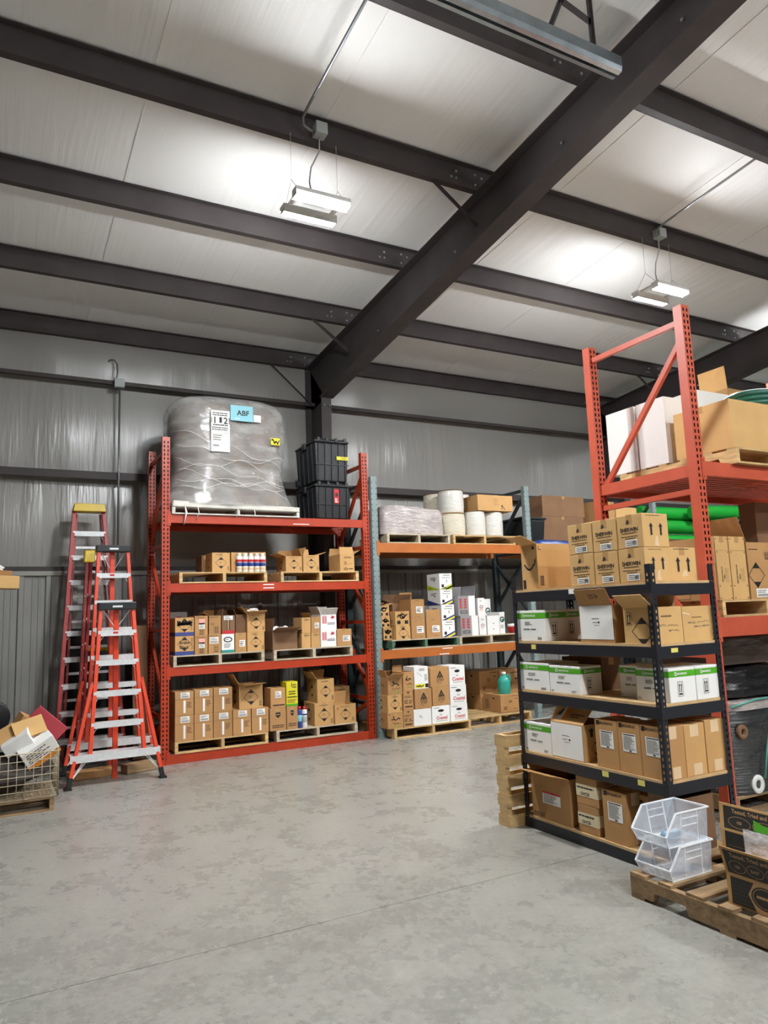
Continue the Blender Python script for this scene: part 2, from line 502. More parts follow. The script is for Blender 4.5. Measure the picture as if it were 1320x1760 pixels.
        for a in range(n):
            for b in range(a + 1, n):
                A, B = bb[a], bb[b]
                gap = math.hypot(max(A[0] - B[2], B[0] - A[2], 0), max(A[1] - B[3], B[1] - A[3], 0))
                size = max(math.hypot(A[2] - A[0], A[3] - A[1]), math.hypot(B[2] - B[0], B[3] - B[1]))
                if gap < 0.42 * size: grp[root(b)] = root(a)
        blocks = {}
        for a in range(n): blocks.setdefault(root(a), []).extend(isl[a])
        blocks = sorted(blocks.values(), key=len, reverse=True)
        small = [b for b in blocks[6:]]
        blocks = blocks[:6]
        for b in small: blocks[-1].extend(b)
        o = None
        for bl in blocks:
            m = MB(); used = sorted({s.mb.m[k] for k in bl}); ix = {}
            for k in bl:
                f = []
                for v in fs[k]:
                    if v not in ix: ix[v] = len(m.v); m.v.append(s.mb.v[v])
                    f.append(ix[v])
                m.f.append(f); m.m.append(used.index(s.mb.m[k])); m.sm.append(False)
            q = m.build(name, [s.mats[u] for u in used], parent)
            if o is None: o = q
        if label: o['label'] = label
        return o

def noise3(p, s):
    from mathutils import noise
    return noise.noise(Vector(p) * s)
def crumple(name, x, y, z, rx, ry, rz, m, parent=None, seed=0, n=14, amp=.35, cat=None, label=None):
    b = MB()
    for i in range(n + 1):
        for j in range(2 * n):
            th = math.pi * i / n; ph = math.pi * j / n
            p = Vector((math.sin(th) * math.cos(ph), math.sin(th) * math.sin(ph), math.cos(th)))
            g = 1 + amp * noise3(p + Vector((seed, 0, 0)), 2.2) + amp * .5 * noise3(p + Vector((0, seed, 0)), 5)
            b.v.append(Vector((x + p.x * rx * g, y + p.y * ry * g, z + max(p.z, -.9) * rz * g)))
    for i in range(n):
        for j in range(2 * n):
            b.f.append([i * 2 * n + j, i * 2 * n + (j + 1) % (2 * n), (i + 1) * 2 * n + (j + 1) % (2 * n), (i + 1) * 2 * n + j]); b.m.append(0); b.sm.append(False)
    o = b.build(name, m, parent)
    if label: tag(o, label, cat)
    return o

# ================================================================== the building
X0, X1, YB, YF = -6.0, 17.0, 10.25, -8.0
def roof_z(y): return 5.663 + 0.085 * (10.135 - y)
f = MB(); f.box(X0, X1, YF, 3.797, -0.15, 0); f.box(X0, X1, 3.803, YB + 0.1, -0.15, 0); f.box(X0, X1, 3.79, 3.81, -0.15, -0.012)
struct('floor', f, 'concrete')
# insulated upper back wall, bulging softly between the girts
w = MB(); nx = 150
zs = []
for a, b in ((2.24, 3.49), (3.49, 4.80), (4.80, 5.75)):
    zs += [(a + (b - a) * k / 12, 0.055 * math.sin(math.pi * k / 12)) for k in range(12)]
zs.append((5.75, 0))
for i in range(nx + 1):
    for z, s in zs:
        w.v.append(Vector((X0 + (X1 - X0) * i / nx, YB - s * (0.8 + 0.35 * math.sin(i * 0.9) * math.sin(i * 0.37 + z)), z)))
k = len(zs)
for i in range(nx):
    for j in range(k - 1):
        w.f.append([i * k + j, (i + 1) * k + j, (i + 1) * k + j + 1, i * k + j + 1]); w.m.append(0); w.sm.append(True)
struct('wall_back', w, 'wall_liner')
# ribbed metal panel on the lower back wall
w = MB(); prof = []
x = X0
while x < X1:
    prof += [(x, 0)] + [(x + a, b) for c in (0.058, 0.128) for a, b in ((c, 0), (c + 0.008, -0.007), (c + 0.022, -0.007), (c + 0.03, 0))] + [(x + 0.205, 0), (x + 0.22, -0.03), (x + 0.27, -0.03), (x + 0.285, 0)]; x += 0.305
n = len(prof)
w.add([(a, 10.06 + b, 0) for a, b in prof] + [(a, 10.06 + b, 2.235) for a, b in prof], [(i, i + 1, n + i + 1, n + i) for i in range(n - 1)])
struct('wall_lower', w, 'panel_metal')
t = MB(); t.box(X0, X1, 10.015, 10.07, 2.225, 2.275); t.box(X0, X1, 10.03, 10.20, 2.275, 2.282)
struct('trim_1', t, 'trim_metal')
for nm, bx in (('wall_left', (X0 - 0.1, X0, YF, YB)), ('wall_right', (X1, X1 + 0.1, YF, YB)), ('wall_front', (X0, X1, YF - 0.1, YF))):
    b = MB(); b.box(bx[0], bx[1], bx[2], bx[3], 0, roof_z(bx[2]) + 0.1); struct(nm, b, 'dark_wall')
# roof liner
w = MB(); ny = 60; nx = 46
for i in range(nx + 1):
    for j in range(ny + 1):
        y = YB + 0.02 + (YF - YB - 0.02) * j / ny
        w.v.append(Vector((X0 + (X1 - X0) * i / nx, y, roof_z(y))))
for i in range(nx):
    for j in range(ny):
        a = i * (ny + 1) + j
        w.f.append([a, a + 1, a + ny + 2, a + ny + 1]); w.m.append(0); w.sm.append(True)
struct('ceiling', w, 'roof_liner')
# seams of the liner rolls
for i, x in enumerate((-1.75, -0.3, 1.05, 2.55, 5.3, 6.75, 8.2)):
    b = MB(); b.bar((x, YB - 0.05, roof_z(YB - 0.05) - 0.004), (x, -1.0, roof_z(-1.0) - 0.004), 0.030, 0.004)
    o = struct('trim_%d' % (i + 2), b, 'roof_liner')

NTH = ['at the eave', 'first in from the eave', 'second in from the eave', 'third in from the eave', 'fourth in from the eave', 'fifth in from the eave']
for kk in range(0, 12):
    yf = 10.2 - 1.53 * kk; zb = 5.423 + 0.13 * kk; b = MB()
    yw = yf - 0.065
    b.box(X0, X1, yw - 0.008, yw, zb, zb + 0.235)
    b.box(X0, X1, yw, yf, zb, zb + 0.007); b.box(X0, X1, yf - 0.006, yf, zb, zb + 0.022)
    b.box(X0, X1, yw - 0.06, yw, zb + 0.222, zb + 0.229)
    if kk < 6:
        r = thing('roof_purlin', 'dark brown steel roof purlin running the width of the hall, ' + NTH[kk], 'purlin', ((X0 + X1) / 2, yw, zb))
        wb = b.build('web', 'steel_brown', r)
        for xc in (4.33, 10.43):
            for dx, dz in ((-0.42, 0.07), (-0.36, 0.14), (-0.36, 0.07), (-0.13, 0.05), (-0.05, 0.14), (-0.13, 0.16), (0.16, 0.08), (0.42, 0.1)):
                h = MB(); h.lathe([(0.013, -0.02), (0.013, -0.008), (0.008, -0.004)], (xc + dx, yw, zb + dz), 8, axis='y'); h.build('bolt', 'galv', wb)
            for s in (0,):
                g = MB(); g.bar((xc - 0.62, yw + 0.03, zb + 0.01), (xc - 0.10, yw + 0.03, zb - 0.36), 0.045, 0.006); g.bar((xc - 0.62, yw + 0.03, zb + 0.01), (xc - 0.10, yw + 0.03, zb - 0.36), 0.006, 0.045)
                if kk in (1, 3, 5): g.build('flange_brace', 'steel_brown', r)
        if kk in (0,):
            g = MB(); g.bar((3.62, yw, zb + 0.02), (4.27, yw - 0.1, zb - 0.62), 0.05, 0.008); g.build('flange_brace', 'steel_brown', r)
    else:
        o = b.build('roof_purlin', 'steel_brown'); o['kind'] = 'structure'

def frame(xc, label, lab2):
    def zbot(y): return 4.83 + 0.123 * (9.6 - y) if y > 2.0 else 5.765 + 0.085 * (2.0 - y)
    def ztop(y): return 5.418 + 0.085 * (10.2 - y)
    r = thing('roof_rafter', label, 'rafter', (xc, 5, 5.3))
    ys = [10.2, 9.0, 7.5, 6, 4.5, 3, 2, -1, -4, YF]
    m = MB()
    for a, b in zip(ys, ys[1:]):
        m.hexa([(xc - 0.005, b, zbot(b)), (xc + 0.005, b, zbot(b)), (xc + 0.005, a, zbot(a)), (xc - 0.005, a, zbot(a))],
               [(xc - 0.005, b, ztop(b)), (xc + 0.005, b, ztop(b)), (xc + 0.005, a, ztop(a)), (xc - 0.005, a, ztop(a))])
    m.build('web', 'steel_brown', r)
    for nm, zf, y1 in (('bottom_flange', zbot, 9.64), ('top_flange', ztop, 10.2)):
        m = MB(); yy = [y1] + ys[1:]
        for a, b in zip(yy, yy[1:]):
            m.hexa([(xc - 0.11, b, zf(b) - 0.008), (xc + 0.11, b, zf(b) - 0.008), (xc + 0.11, a, zf(a) - 0.008), (xc - 0.11, a, zf(a) - 0.008)],
                   [(xc - 0.11, b, zf(b) + 0.004), (xc + 0.11, b, zf(b) + 0.004), (xc + 0.11, a, zf(a) + 0.004), (xc - 0.11, a, zf(a) + 0.004)])
        m.build(nm, 'steel_brown', r)
    for y in (2.6, 3.1, 4.4, 6.1, 7.9):
        h = MB(); h.lathe([(0.008, -0.03), (0.014, -0.024), (0.014, -0.012)], (xc, y, zbot(y) + 0.18), 8, axis='x'); h.build('bolt', 'galv', r)
    c = thing('steel_column', lab2, 'column', (xc, 9.9, 0))
    m = MB(); m.hexa([(xc - 0.005, 9.72, 0), (xc + 0.005, 9.72, 0), (xc + 0.005, 10.2, 0), (xc - 0.005, 10.2, 0)], [(xc - 0.005, 9.64, 4.80), (xc + 0.005, 9.64, 4.80), (xc + 0.005, 10.2, 5.40), (xc - 0.005, 10.2, 5.40)]); m.build('web', 'steel_brown', c)
    m = MB(); m.hexa([(xc - 0.078, 9.72, 0), (xc + 0.078, 9.72, 0), (xc + 0.078, 9.732, 0), (xc - 0.078, 9.732, 0)], [(xc - 0.078, 9.63, 4.83), (xc + 0.078, 9.63, 4.83), (xc + 0.078, 9.642, 4.83), (xc - 0.078, 9.642, 4.83)]); m.build('inner_flange', 'steel_brown', c)
    m = MB(); m.box(xc - 0.1, xc + 0.1, 10.19, 10.202, 0, 5.40); m.build('outer_flange', 'steel_brown', c)
    for dx in (-0.04, 0.04):
        h = MB(); h.lathe([(0.008, -0.03), (0.014, -0.02), (0.014, 0)], (xc + dx, 9.63, 4.70), 8, axis='y'); h.build('bolt', 'galv', c)
frame(4.33, 'large dark brown tapered steel rafter crossing the ceiling from the middle column', 'dark brown steel column behind the black storage totes')
frame(10.43, 'dark brown tapered steel rafter at the far right above the white cartons', 'dark brown steel column in the far right corner behind the orange upright')
for za, zc, lb in ((4.80, 4.852, 'upper dark brown wall girt, just under the eave'), (3.49, 3.59, 'middle dark brown wall girt behind the shrink wrapped load'), (2.285, 2.34, 'lowest dark wall girt at the top of the ribbed metal panel')):
    g = MB(); g.box(X0, X1, 10.06, 10.24, zc - 0.01, zc); g.box(X0, X1, 10.055, 10.063, za, zc); g.box(X0, X1, 10.063, 10.085, za, za + 0.006)
    tag(g.build('wall_girt', 'steel_brown'), lb, 'girt')

# ------------------------------------------------------------------ lamps
def lamp(x, y, z, zp, label, wires=True):
    r = thing('high_bay_light', label, 'ceiling light', (x, y, z), 'twin strip high bay lights')
    h = MB()
    for dy in (-0.145, 0.145): h.box(x - 0.255, x + 0.255, y + dy - 0.05, y + dy + 0.05, z + 0.012, z + 0.05)
    for dx in (-0.2, 0.2): h.box(x + dx - 0.02, x + dx + 0.02, y - 0.1, y + 0.1, z + 0.035, z + 0.05)
    h.box(x - 0.10, x + 0.10, y - 0.045, y + 0.045, z + 0.05, z + 0.10)
    for dy, s in ((-0.145, 1), (0.145, -1)): h.box(x - 0.255, x + 0.255, y + dy + s * 0.046 - 0.003, y + dy + s * 0.046 + 0.003, z - 0.03, z + 0.02)
    for dy in (-0.145, 0.145):
        for e in (-0.2505, 0.2455): h.box(x + e, x + e + 0.005, y + dy - 0.045, y + dy + 0.045, z - 0.022, z + 0.02)
    hs = h.build('housing', 'white_plastic', r)
    for dy in (-0.145, 0.145):
        d = MB(); d.box(x - 0.245, x + 0.245, y + dy - 0.042, y + dy + 0.042, z - 0.020, z + 0.0115); d.build('diffuser', 'led', hs)
    for dx in (-0.22, 0.22):
        wi = MB(); wi.tube([(x + dx, y, zp), (x + dx, y, z + 0.22)], 0.0022, 5); wi.tube([(x + dx, y, z + 0.22), (x + dx, y - 0.145, z + 0.05)], 0.0022, 5); wi.tube([(x + dx, y, z + 0.22), (x + dx, y + 0.145, z + 0.05)], 0.0022, 5)
        wi.build('hanger_wire', 'wire_white', r)
    c = MB(); c.tube([(x + 0.06, 5.51 - 5.5 + y, zp + 0.04), (x + 0.055, y, zp - 0.1), (x - 0.03, y, zp - 0.28), (x - 0.05, y, zp - 0.42), (x - 0.02, y, z + 0.1)], 0.007, 7); c.build('power_cord', 'wire_white', r)
lamp(2.415, 5.5, 5.15, 5.815, 'twin strip LED high bay light left of the big rafter')
lamp(6.75, 5.5, 5.15, 5.815, 'twin strip LED high bay light above the tall orange upright')
for x, y in ((11.0, 5.5), (2.415, -0.62), (6.75, -0.62), (2.415, -5.2), (6.75, -5.2)):
    lamp(x, y, 5.5, roof_z(y) - 0.235, 'twin strip LED high bay light outside the picture')
# conduits with their junction boxes
def conduit(xb, xc, label, lab):
    r = thing('conduit_run', label, 'conduit', (xb, 5.5, 5.9))
    b = MB(); b.box(xb - 0.055, xb + 0.055, 5.425, 5.535, 5.85, 5.96); b.build('junction_box', 'box_grey', r, bevel=0.004)
    p = [(xb - 0.05, 5.48, 5.875), (xc + 0.12, 5.47, 5.875), (xc + 0.045, 5.44, 5.88), (xc + 0.005, 5.36, 5.89), (xc, 5.22, 5.905)]
    p += [(xc, y, 5.905 + 0.085 * (5.22 - y)) for y in (4.0, 2.0, 0.0, -0.5)]
    c = MB(); c.tube(p, 0.0125, 10); c.build('pipe', 'conduit', r)
    for y in (4.02, 2.52):
        s = MB(); zz = 5.905 + 0.085 * (5.22 - y); s.box(xc - 0.03, xc + 0.03, y - 0.012, y + 0.012, zz - 0.016, zz - 0.013); s.box(xc - 0.03, xc - 0.018, y - 0.012, y + 0.012, zz - 0.016, zz + 0.06); s.build('strap', 'galv', r)
conduit(2.47, 2.255, 'grey metal conduit feeding the light left of the rafter', '')
conduit(6.81, 6.65, 'grey metal conduit feeding the light above the orange upright', '')
r = thing('wall_conduit', 'vertical grey conduit on the back wall with box and curved whip above the ladders', 'conduit', (1.46, 10.03, 2.3))
c = MB(); c.tube([(1.465, 10.03, 2.29), (1.462, 10.03, 4.76)], 0.014, 8); c.build('pipe', 'conduit', r)
b = MB(); b.box(1.39, 1.52, 9.98, 10.05, 4.75, 4.87); b.build('junction_box', 'box_grey', r, bevel=0.004)
c = MB(); c.tube([(1.42, 10.03, 4.86), (1.435, 10.05, 4.98), (1.43, 10.08, 5.10), (1.395, 10.13, 5.17), (1.35, 10.18, 5.18), (1.335, 10.21, 5.155)], 0.011, 8); c.build('flexible_whip', 'conduit', r)
# galvanised rail hung from the roof
r = thing('hanging_rail', 'galvanised steel door rail hung below the ceiling left of the rafter', 'rail', (1.5, 3.35, 5.4))
m = MB(); pr = [(-0.055, 0.06), (0.055, 0.06), (0.055, -0.02), (0.045, -0.055), (0.012, -0.06), (0.012, -0.04), (0.035, -0.035), (0.04, 0.045), (-0.04, 0.045), (-0.035, -0.035), (-0.012, -0.04), (-0.012, -0.06), (-0.045, -0.055), (-0.055, -0.02)]
m.prism([(-2.5, 3.35 + a, 5.44 + b) for a, b in pr], (6.37, 0, 0)); m.build('track', 'galv', r)
m = MB(); m.bar((3.24, 3.35, 5.50), (3.58, 3.35, 6.24), 0.04, 0.006); m.bar((3.24, 3.35, 5.50), (3.58, 3.35, 6.24), 0.006, 0.04); m.build('hanger_angle', 'steel_brown', r)
m = MB(); m.bar((3.66, 3.35, 5.40), (3.645, 3.35, 6.24), 0.05, 0.006); m.bar((3.66, 3.35, 5.40), (3.645, 3.35, 6.24), 0.006, 0.05); m.build('hanger_angle', 'steel_brown', r)
m = MB(); m.bar((3.36, 3.35, 5.80), (3.65, 3.35, 5.73), 0.006, 0.06); m.build('cross_brace', 'steel_brown', r)

# ================================================================== racks
def plate(m, x0, x1, z0, z1, y, cols, pitch, hw, hh, mi=0, axis='y', start=0.06):
    """sheet with rows of slots; cols = hole centres; axis y = a plate facing -y, axis x = a plate facing -x (x0,x1 are then y values)"""
    P = (lambda a, z: (a, y, z)) if axis == 'y' else (lambda a, z: (y, a, z))
    segs = [x0]
    for c in cols: segs += [c - hw / 2, c + hw / 2]
    segs.append(x1)
    def q(a, b, c, d): m.add([P(a, c), P(b, c), P(b, d), P(a, d)], [(0, 1, 2, 3)], mi)
    z = z0; k = z0 + start
    while k + hh < z1 - 0.02:
        q(x0, x1, z, k)
        for i in range(0, len(segs), 2): q(segs[i], segs[i + 1], k, k + hh)
        z = k + hh; k += pitch
    q(x0, x1, z, z1)

def post(r, x0, x1, y0, y1, z1, m, cols, pitch=0.05, hw=0.013, hh=0.024, lip=0.0):
    b = MB()
    plate(b, x0, x1, 0, z1, y0, cols, pitch, hw, hh)
    b.add([(x0, y0, 0), (x0, y1, 0), (x0, y1, z1), (x0, y0, z1)], [(0, 1, 2, 3)])
    b.add([(x1, y0, 0), (x1, y1, 0), (x1, y1, z1), (x1, y0, z1)], [(0, 1, 2, 3)])
    b.add([(x0, y1, 0), (x1, y1, 0), (x1, y1, z1), (x0, y1, z1)], [(0, 1, 2, 3)])
    b.add([(x0, y0, z1), (x1, y0, z1), (x1, y1, z1), (x0, y1, z1)], [(0, 1, 2, 3)])
    b.box(x0 + 0.002, x1 - 0.002, y0 + 0.012, y0 + 0.014, 0.01, z1 - 0.01, 1)      # added black plate, paints the shade inside the post behind the slots
    o = b.build('post', [m, 'black_rubber'], r)
    p = MB(); p.box(x0 - 0.02, x1 + 0.02, y0 - 0.015, y1 + 0.015, 0, 0.006); p.build('foot_plate', m, o)
    return o

def upright(r, x0, x1, yf, yr, z1, m, cols, pitch=0.05, d=0.075, braces=(), hw=0.016, hh=0.029, mr=None):
    post(r, x0, x1, yf, yf + d, z1, m, cols, pitch, hw, hh)
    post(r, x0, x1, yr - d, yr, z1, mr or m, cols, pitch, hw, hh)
    xm = (x0 + x1) / 2
    for k, (a, b) in enumerate(braces):
        g = MB(); g.bar((xm, yf + d, a), (xm, yr - d, b), 0.036, 0.045); g.build('brace', mr or m, r)

def beam(r, x0, x1, yf, yb, z0, z1, m, step=0.03):
    b = MB(); w = 0.045
    for (a, c, sg) in ((yf, yf + w, 1), (yb - w, yb, -1)):
        b2 = MB()
        if sg == 1: pts = [(a, z0), (a, z1), (a + 0.018, z1), (a + 0.018, z1 - step), (c, z1 - step), (c, z0)]
        else: pts = [(c, z0), (c, z1), (c - 0.018, z1), (c - 0.018, z1 - step), (a, z1 - step), (a, z0)]
        b2.prism([(x0, p, q) for p, q in pts], (x1 - x0, 0, 0)); bo = b2.build('beam', m, r, bevel=0.002)
        for xe, s in ((x0, 1), (x1, -1)):
            k = MB(); ya = a - 0.006 if sg == 1 else c
            k.box(min(xe - s * 0.03, xe + s * 0.012), max(xe - s * 0.03, xe + s * 0.012), ya, ya + 0.006, z0 - 0.035, z1 + 0.03)
            for zz in (z0 - 0.01, z1 + 0.005):
                k.lathe([(0.007, -0.006), (0.007, 0)], (xe - s * 0.012, ya, zz), 6, axis='y')
            k.build('beam_connector', m, bo)

def deck(r, x0, x1, y0, y1, z, m, pitch=0.085, w=0.072, t=0.012):
    b = MB(); x = x0 + 0.02
    while x + w < x1:
        b.box(x, x + w, y0, y1, z - t, z); x += pitch
    b.build('deck', m, r)

# the orange-red rack on the left
RX0, RX1, RY0, RY1 = 1.76, 4.405, 8.70, 9.614
r = thing('pallet_rack', 'orange red pallet rack beside the ladders carrying four loaded levels', 'pallet rack', (3.1, 9.15, 0))
for a in (RX0, RX1):
    upright(r, a, a + 0.09, RY0, RY1, 3.79, 'red_paint', (a + 0.024, a + 0.066), 0.05,
            braces=((3.62, 3.62), (3.50, 2.62), (2.50, 2.50), (1.62, 2.42), (1.5, 1.5), (0.62, 1.42), (0.50, 0.50), (0.46, 0.14)))
for z0, z1 in ((0.0, 0.105), (0.975, 1.075), (1.935, 2.04), (2.755, 2.86)):
    beam(r, RX0 + 0.09, RX1, RY0, 9.56, z0, z1, 'red_paint')
    deck(r, RX0 + 0.1, RX1 - 0.01, RY0 + 0.02, 9.54, z1, 'red_paint' if z1 > 2 else 'steel_brown')
for z in (2.005, 1.965):
    s = MB(); s.box(2.99, 3.13, RY0 - 0.0015, RY0, z, z + 0.012); s.build('white_sticker', 'paper', r)
s = MB(); s.box(3.4, 3.62, RY0 - 0.002, RY0, 2.775, 2.785); s.build('white_sticker', 'paper', r)

# the grey-green rack with orange beams
r = thing('pallet_rack', 'grey green pallet rack with orange beams running right along the back wall', 'pallet rack', (7.2, 9.1, 0))
GX = (4.52, 7.16, 9.93, 12.60)
for i, a in enumerate(GX):
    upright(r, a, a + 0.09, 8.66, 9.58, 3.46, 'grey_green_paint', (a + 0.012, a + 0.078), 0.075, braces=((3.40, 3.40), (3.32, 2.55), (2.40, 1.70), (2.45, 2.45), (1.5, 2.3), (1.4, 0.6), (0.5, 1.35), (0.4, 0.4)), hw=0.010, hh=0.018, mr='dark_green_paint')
for a, b in zip(GX, GX[1:]):
    for z0, z1 in ((1.0, 1.115), (2.42, 2.55)):
        beam(r, a + 0.09, b, 8.66, 9.56, z0, z1, 'orange_paint')
        deck(r, a + 0.1, b - 0.01, 8.69, 9.53, z1, 'steel_brown')
s = MB(); s.box(5.55, 5.72, 8.6585, 8.66, 1.088, 1.10); s.build('white_sticker', 'paper', r)
s = MB(); s.box(5.50, 5.66, 8.6585, 8.66, 1.012, 1.024); s.build('white_sticker', 'paper', r)

# the tall coral rack on the right
r = thing('pallet_rack', 'tall coral orange pallet rack at the right edge standing over the black shelf', 'pallet rack', (6.1, 4.27, 0))
for a in (4.79, 7.5):
    upright(r, a, a + 0.09, 3.72, 4.83, 3.965, 'coral_paint', (a + 0.026, a + 0.066), 0.05, d=0.08,
            braces=((3.84, 3.84), (3.67, 2.60), (2.46, 2.46), (1.3, 2.36), (1.2, 1.2), (1.1, 0.2)))
for z0, z1 in ((1.33, 1.475), (2.575, 2.69)):
    beam(r, 4.88, 7.5, 3.72, 4.82, z0, z1, 'coral_paint')
    b = MB(); y = 3.80
    while y < 4.75:
        b.box(4.86, 7.5, y, y + 0.035, z1 - 0.06, z1 - 0.032); y += 0.075
    b.build('deck', 'coral_paint', r)
    for yy in (3.72 + 0.08, 4.70):
        b = MB(); b.box(4.80, 4.875, yy, yy + 0.02, z1 - 0.1, z1 - 0.04)
    b = MB(); b.box(4.81, 4.86, 3.80, 4.75, z1 - 0.115, z1 - 0.02); b.build('end_angle', 'coral_paint', r)

# ------------------------------------------------------------------ the black boltless shelf
SX0, SX1, SY0, SY1 = 3.575, 4.155, 3.18, 4.54
SZ = [0.088, 0.548, 0.995, 1.355, 1.738]
r = thing('shelving_unit', 'black boltless shelving unit with wooden boards full of cartons', 'shelf', (3.86, 3.86, 0))
for cx, sx in ((SX0, 1), (SX1, -1)):
    for cy, sy in ((SY0, 1), (SY1, -1)):
        b = MB(); L = 0.042
        xa, xb = sorted((cx, cx + sx * L)); ya, yb = sorted((cy, cy + sy * L))
        plate(b, xa, xb, 0, 1.845, cy, ((xa + xb) / 2 + 0.004,), 0.038, 0.011, 0.018)
        plate(b, ya, yb, 0, 1.845, cx, ((ya + yb) / 2 + 0.004,), 0.038, 0.011, 0.018, axis='x')
        b.build('post', 'black_paint', r)
for i, z in enumerate(SZ):
    b = MB(); b.box(SX0 + 0.004, SX1 - 0.004, SY0 + 0.004, SY1 - 0.004, z - 0.016, z)
    b.build('shelf_board', 'board_wood', r)
    h = 0.072
    for nm, bx in (('side_beam', (SX0 + 0.001, SX0 + 0.012, SY0 + 0.01, SY1 - 0.01)), ('side_beam', (SX1 - 0.012, SX1 - 0.001, SY0 + 0.01, SY1 - 0.01)), ('end_beam', (SX0 + 0.01, SX1 - 0.01, SY0 + 0.001, SY0 + 0.012)), ('end_beam', (SX0 + 0.01, SX1 - 0.01, SY1 - 0.012, SY1 - 0.001))):
        b = MB(); b.box(*bx, max(z - 0.016 - h, 0.0), z - 0.0165); b.build(nm, 'black_paint', r, bevel=0.003)
for y, z, w_, m_ in ((3.855, 1.700, 0.055, 'paper'), (4.30, 1.31, 0.05, 'lens_yellow'), (3.66, 0.508, 0.055, 'lens_yellow'), (3.36, 0.505, 0.055, 'lens_yellow')):
    s = MB(); s.box(SX0 - 0.0015, SX0, y, y + w_, z - 0.012, z + 0.022); s.build('shelf_tag', m_, r)
s = MB(); s.box(3.70, 3.76, SY0 - 0.0015, SY0, 1.298, 1.325); s.build('shelf_tag', 'lens_yellow', r)

# ================================================================== pallets
def pallet(x0, x1, y0, y1, z, label, m='pallet_wood', nb=7, old=False, mend=None, h=0.131, group=None, notch=False):
    r = thing('wooden_pallet', label, 'pallet', ((x0 + x1) / 2, (y0 + y1) / 2, z), group)
    tb = 0.016
    sz0, sz1 = z + tb, z + h - tb
    for x in (x0, (x0 + x1) / 2 - 0.019, x1 - 0.038):
        b = MB()
        L = y1 - y0
        if notch:
            a = [(0, 0), (0.15, 0), (0.165, 0.045), (0.365, 0.045), (0.38, 0), (L - 0.38, 0), (L - 0.365, 0.045), (L - 0.165, 0.045), (L - 0.15, 0), (L, 0), (L, sz1 - sz0), (0, sz1 - sz0)]
            b.prism([(x, y0 + p, sz0 + q) for p, q in a], (0.038, 0, 0))
        else:
            b.box(x, x + 0.038, y0 + 0.002, y1 - 0.002, sz0, sz1)
        b.build('stringer', mend or m, r)
    L = y1 - y0; gap = (L - 0.09) / (nb - 1)
    for k in range(nb):
        w = rnd.uniform(0.082, 0.10) if not old else rnd.uniform(0.075, 0.11)
        w = min(w, gap - 0.012) if nb > 7 else w
        yy = y0 + gap * k + (0.045 - w / 2 if 0 < k < nb - 1 else (0 if k == 0 else 0.09 - w))
        e = rnd.uniform(-0.006, 0.006) if old else 0
        b = MB(); b.box(x0 + e, x1 + e, yy, yy + w, z + h - tb + 0.0003, z + h); b.build('deck_board', m, r)
    for k in range(3):
        yy = y0 + (L - 0.09) * k / 2
        b = MB(); b.box(x0, x1, yy, yy + 0.09, z, z + tb - 0.0003); b.build('bottom_board', m, r)
    return r
pallet(1.914, 3.025, 8.69, 9.52, 0.105, 'clean light pallet under the barcode cartons, lowest red rack level')
pallet(3.13, 4.225, 8.69, 9.52, 0.105, 'worn pallet under the spray cans, lowest red rack level', 'pallet_grey')
pallet(1.895, 2.99, 8.69, 9.52, 1.075, 'pallet under the blue banded cartons, second red rack level', 'pallet_grey')
pallet(3.11, 4.19, 8.69, 9.52, 1.075, 'pallet under the open carton of paper, second red rack level', 'pallet_grey')
pallet(1.96, 3.04, 8.69, 9.52, 2.04, 'pallet under the row of white spray cans, third red rack level')
pallet(3.22, 4.31, 8.69, 9.50, 2.04, 'light pallet under the twin diamond cartons, third red rack level')
pallet(1.87, 3.48, 8.67, 9.55, 2.86, 'wide film covered pallet under the shrink wrapped load', 'white_base', mend='white_base')
pallet(4.63, 5.82, 8.45, 9.45, 0.0, 'pallet on the floor under the five ground stacks of cartons')
pallet(5.835, 6.95, 8.55, 9.60, 0.0, 'pallet on the floor under the kraft cartons and green jug')
pallet(4.76, 5.835, 8.66, 9.5, 1.115, 'pallet with green painted stringers under the labelled cartons', 'pallet_grey', mend='pallet_green')
pallet(5.85, 6.95, 8.66, 9.5, 1.115, 'pallet under the silver and white cartons, middle level of the grey rack', 'pallet_grey')
pallet(4.744, 5.77, 8.66, 9.5, 2.55, 'dark pallet under the silver wrapped sacks', 'pallet_grey')
pallet(5.823, 6.943, 8.66, 9.5, 2.55, 'pallet under the white cable spools')
pallet(5.22, 6.30, 3.67, 4.90, 2.69, 'pallet with notched sides under the white and tan cartons on the tall rack', notch=True, nb=6)
pallet(4.99, 6.1, 3.76, 4.72, 1.475, 'pallet under the extinguisher cartons on the tall rack')
pallet(3.19, 4.22, 1.95, 3.16, 0.0, 'weathered pallet on the floor carrying the clear bins and black printed box', 'pallet_wood_old', old=True, notch=True, nb=7)

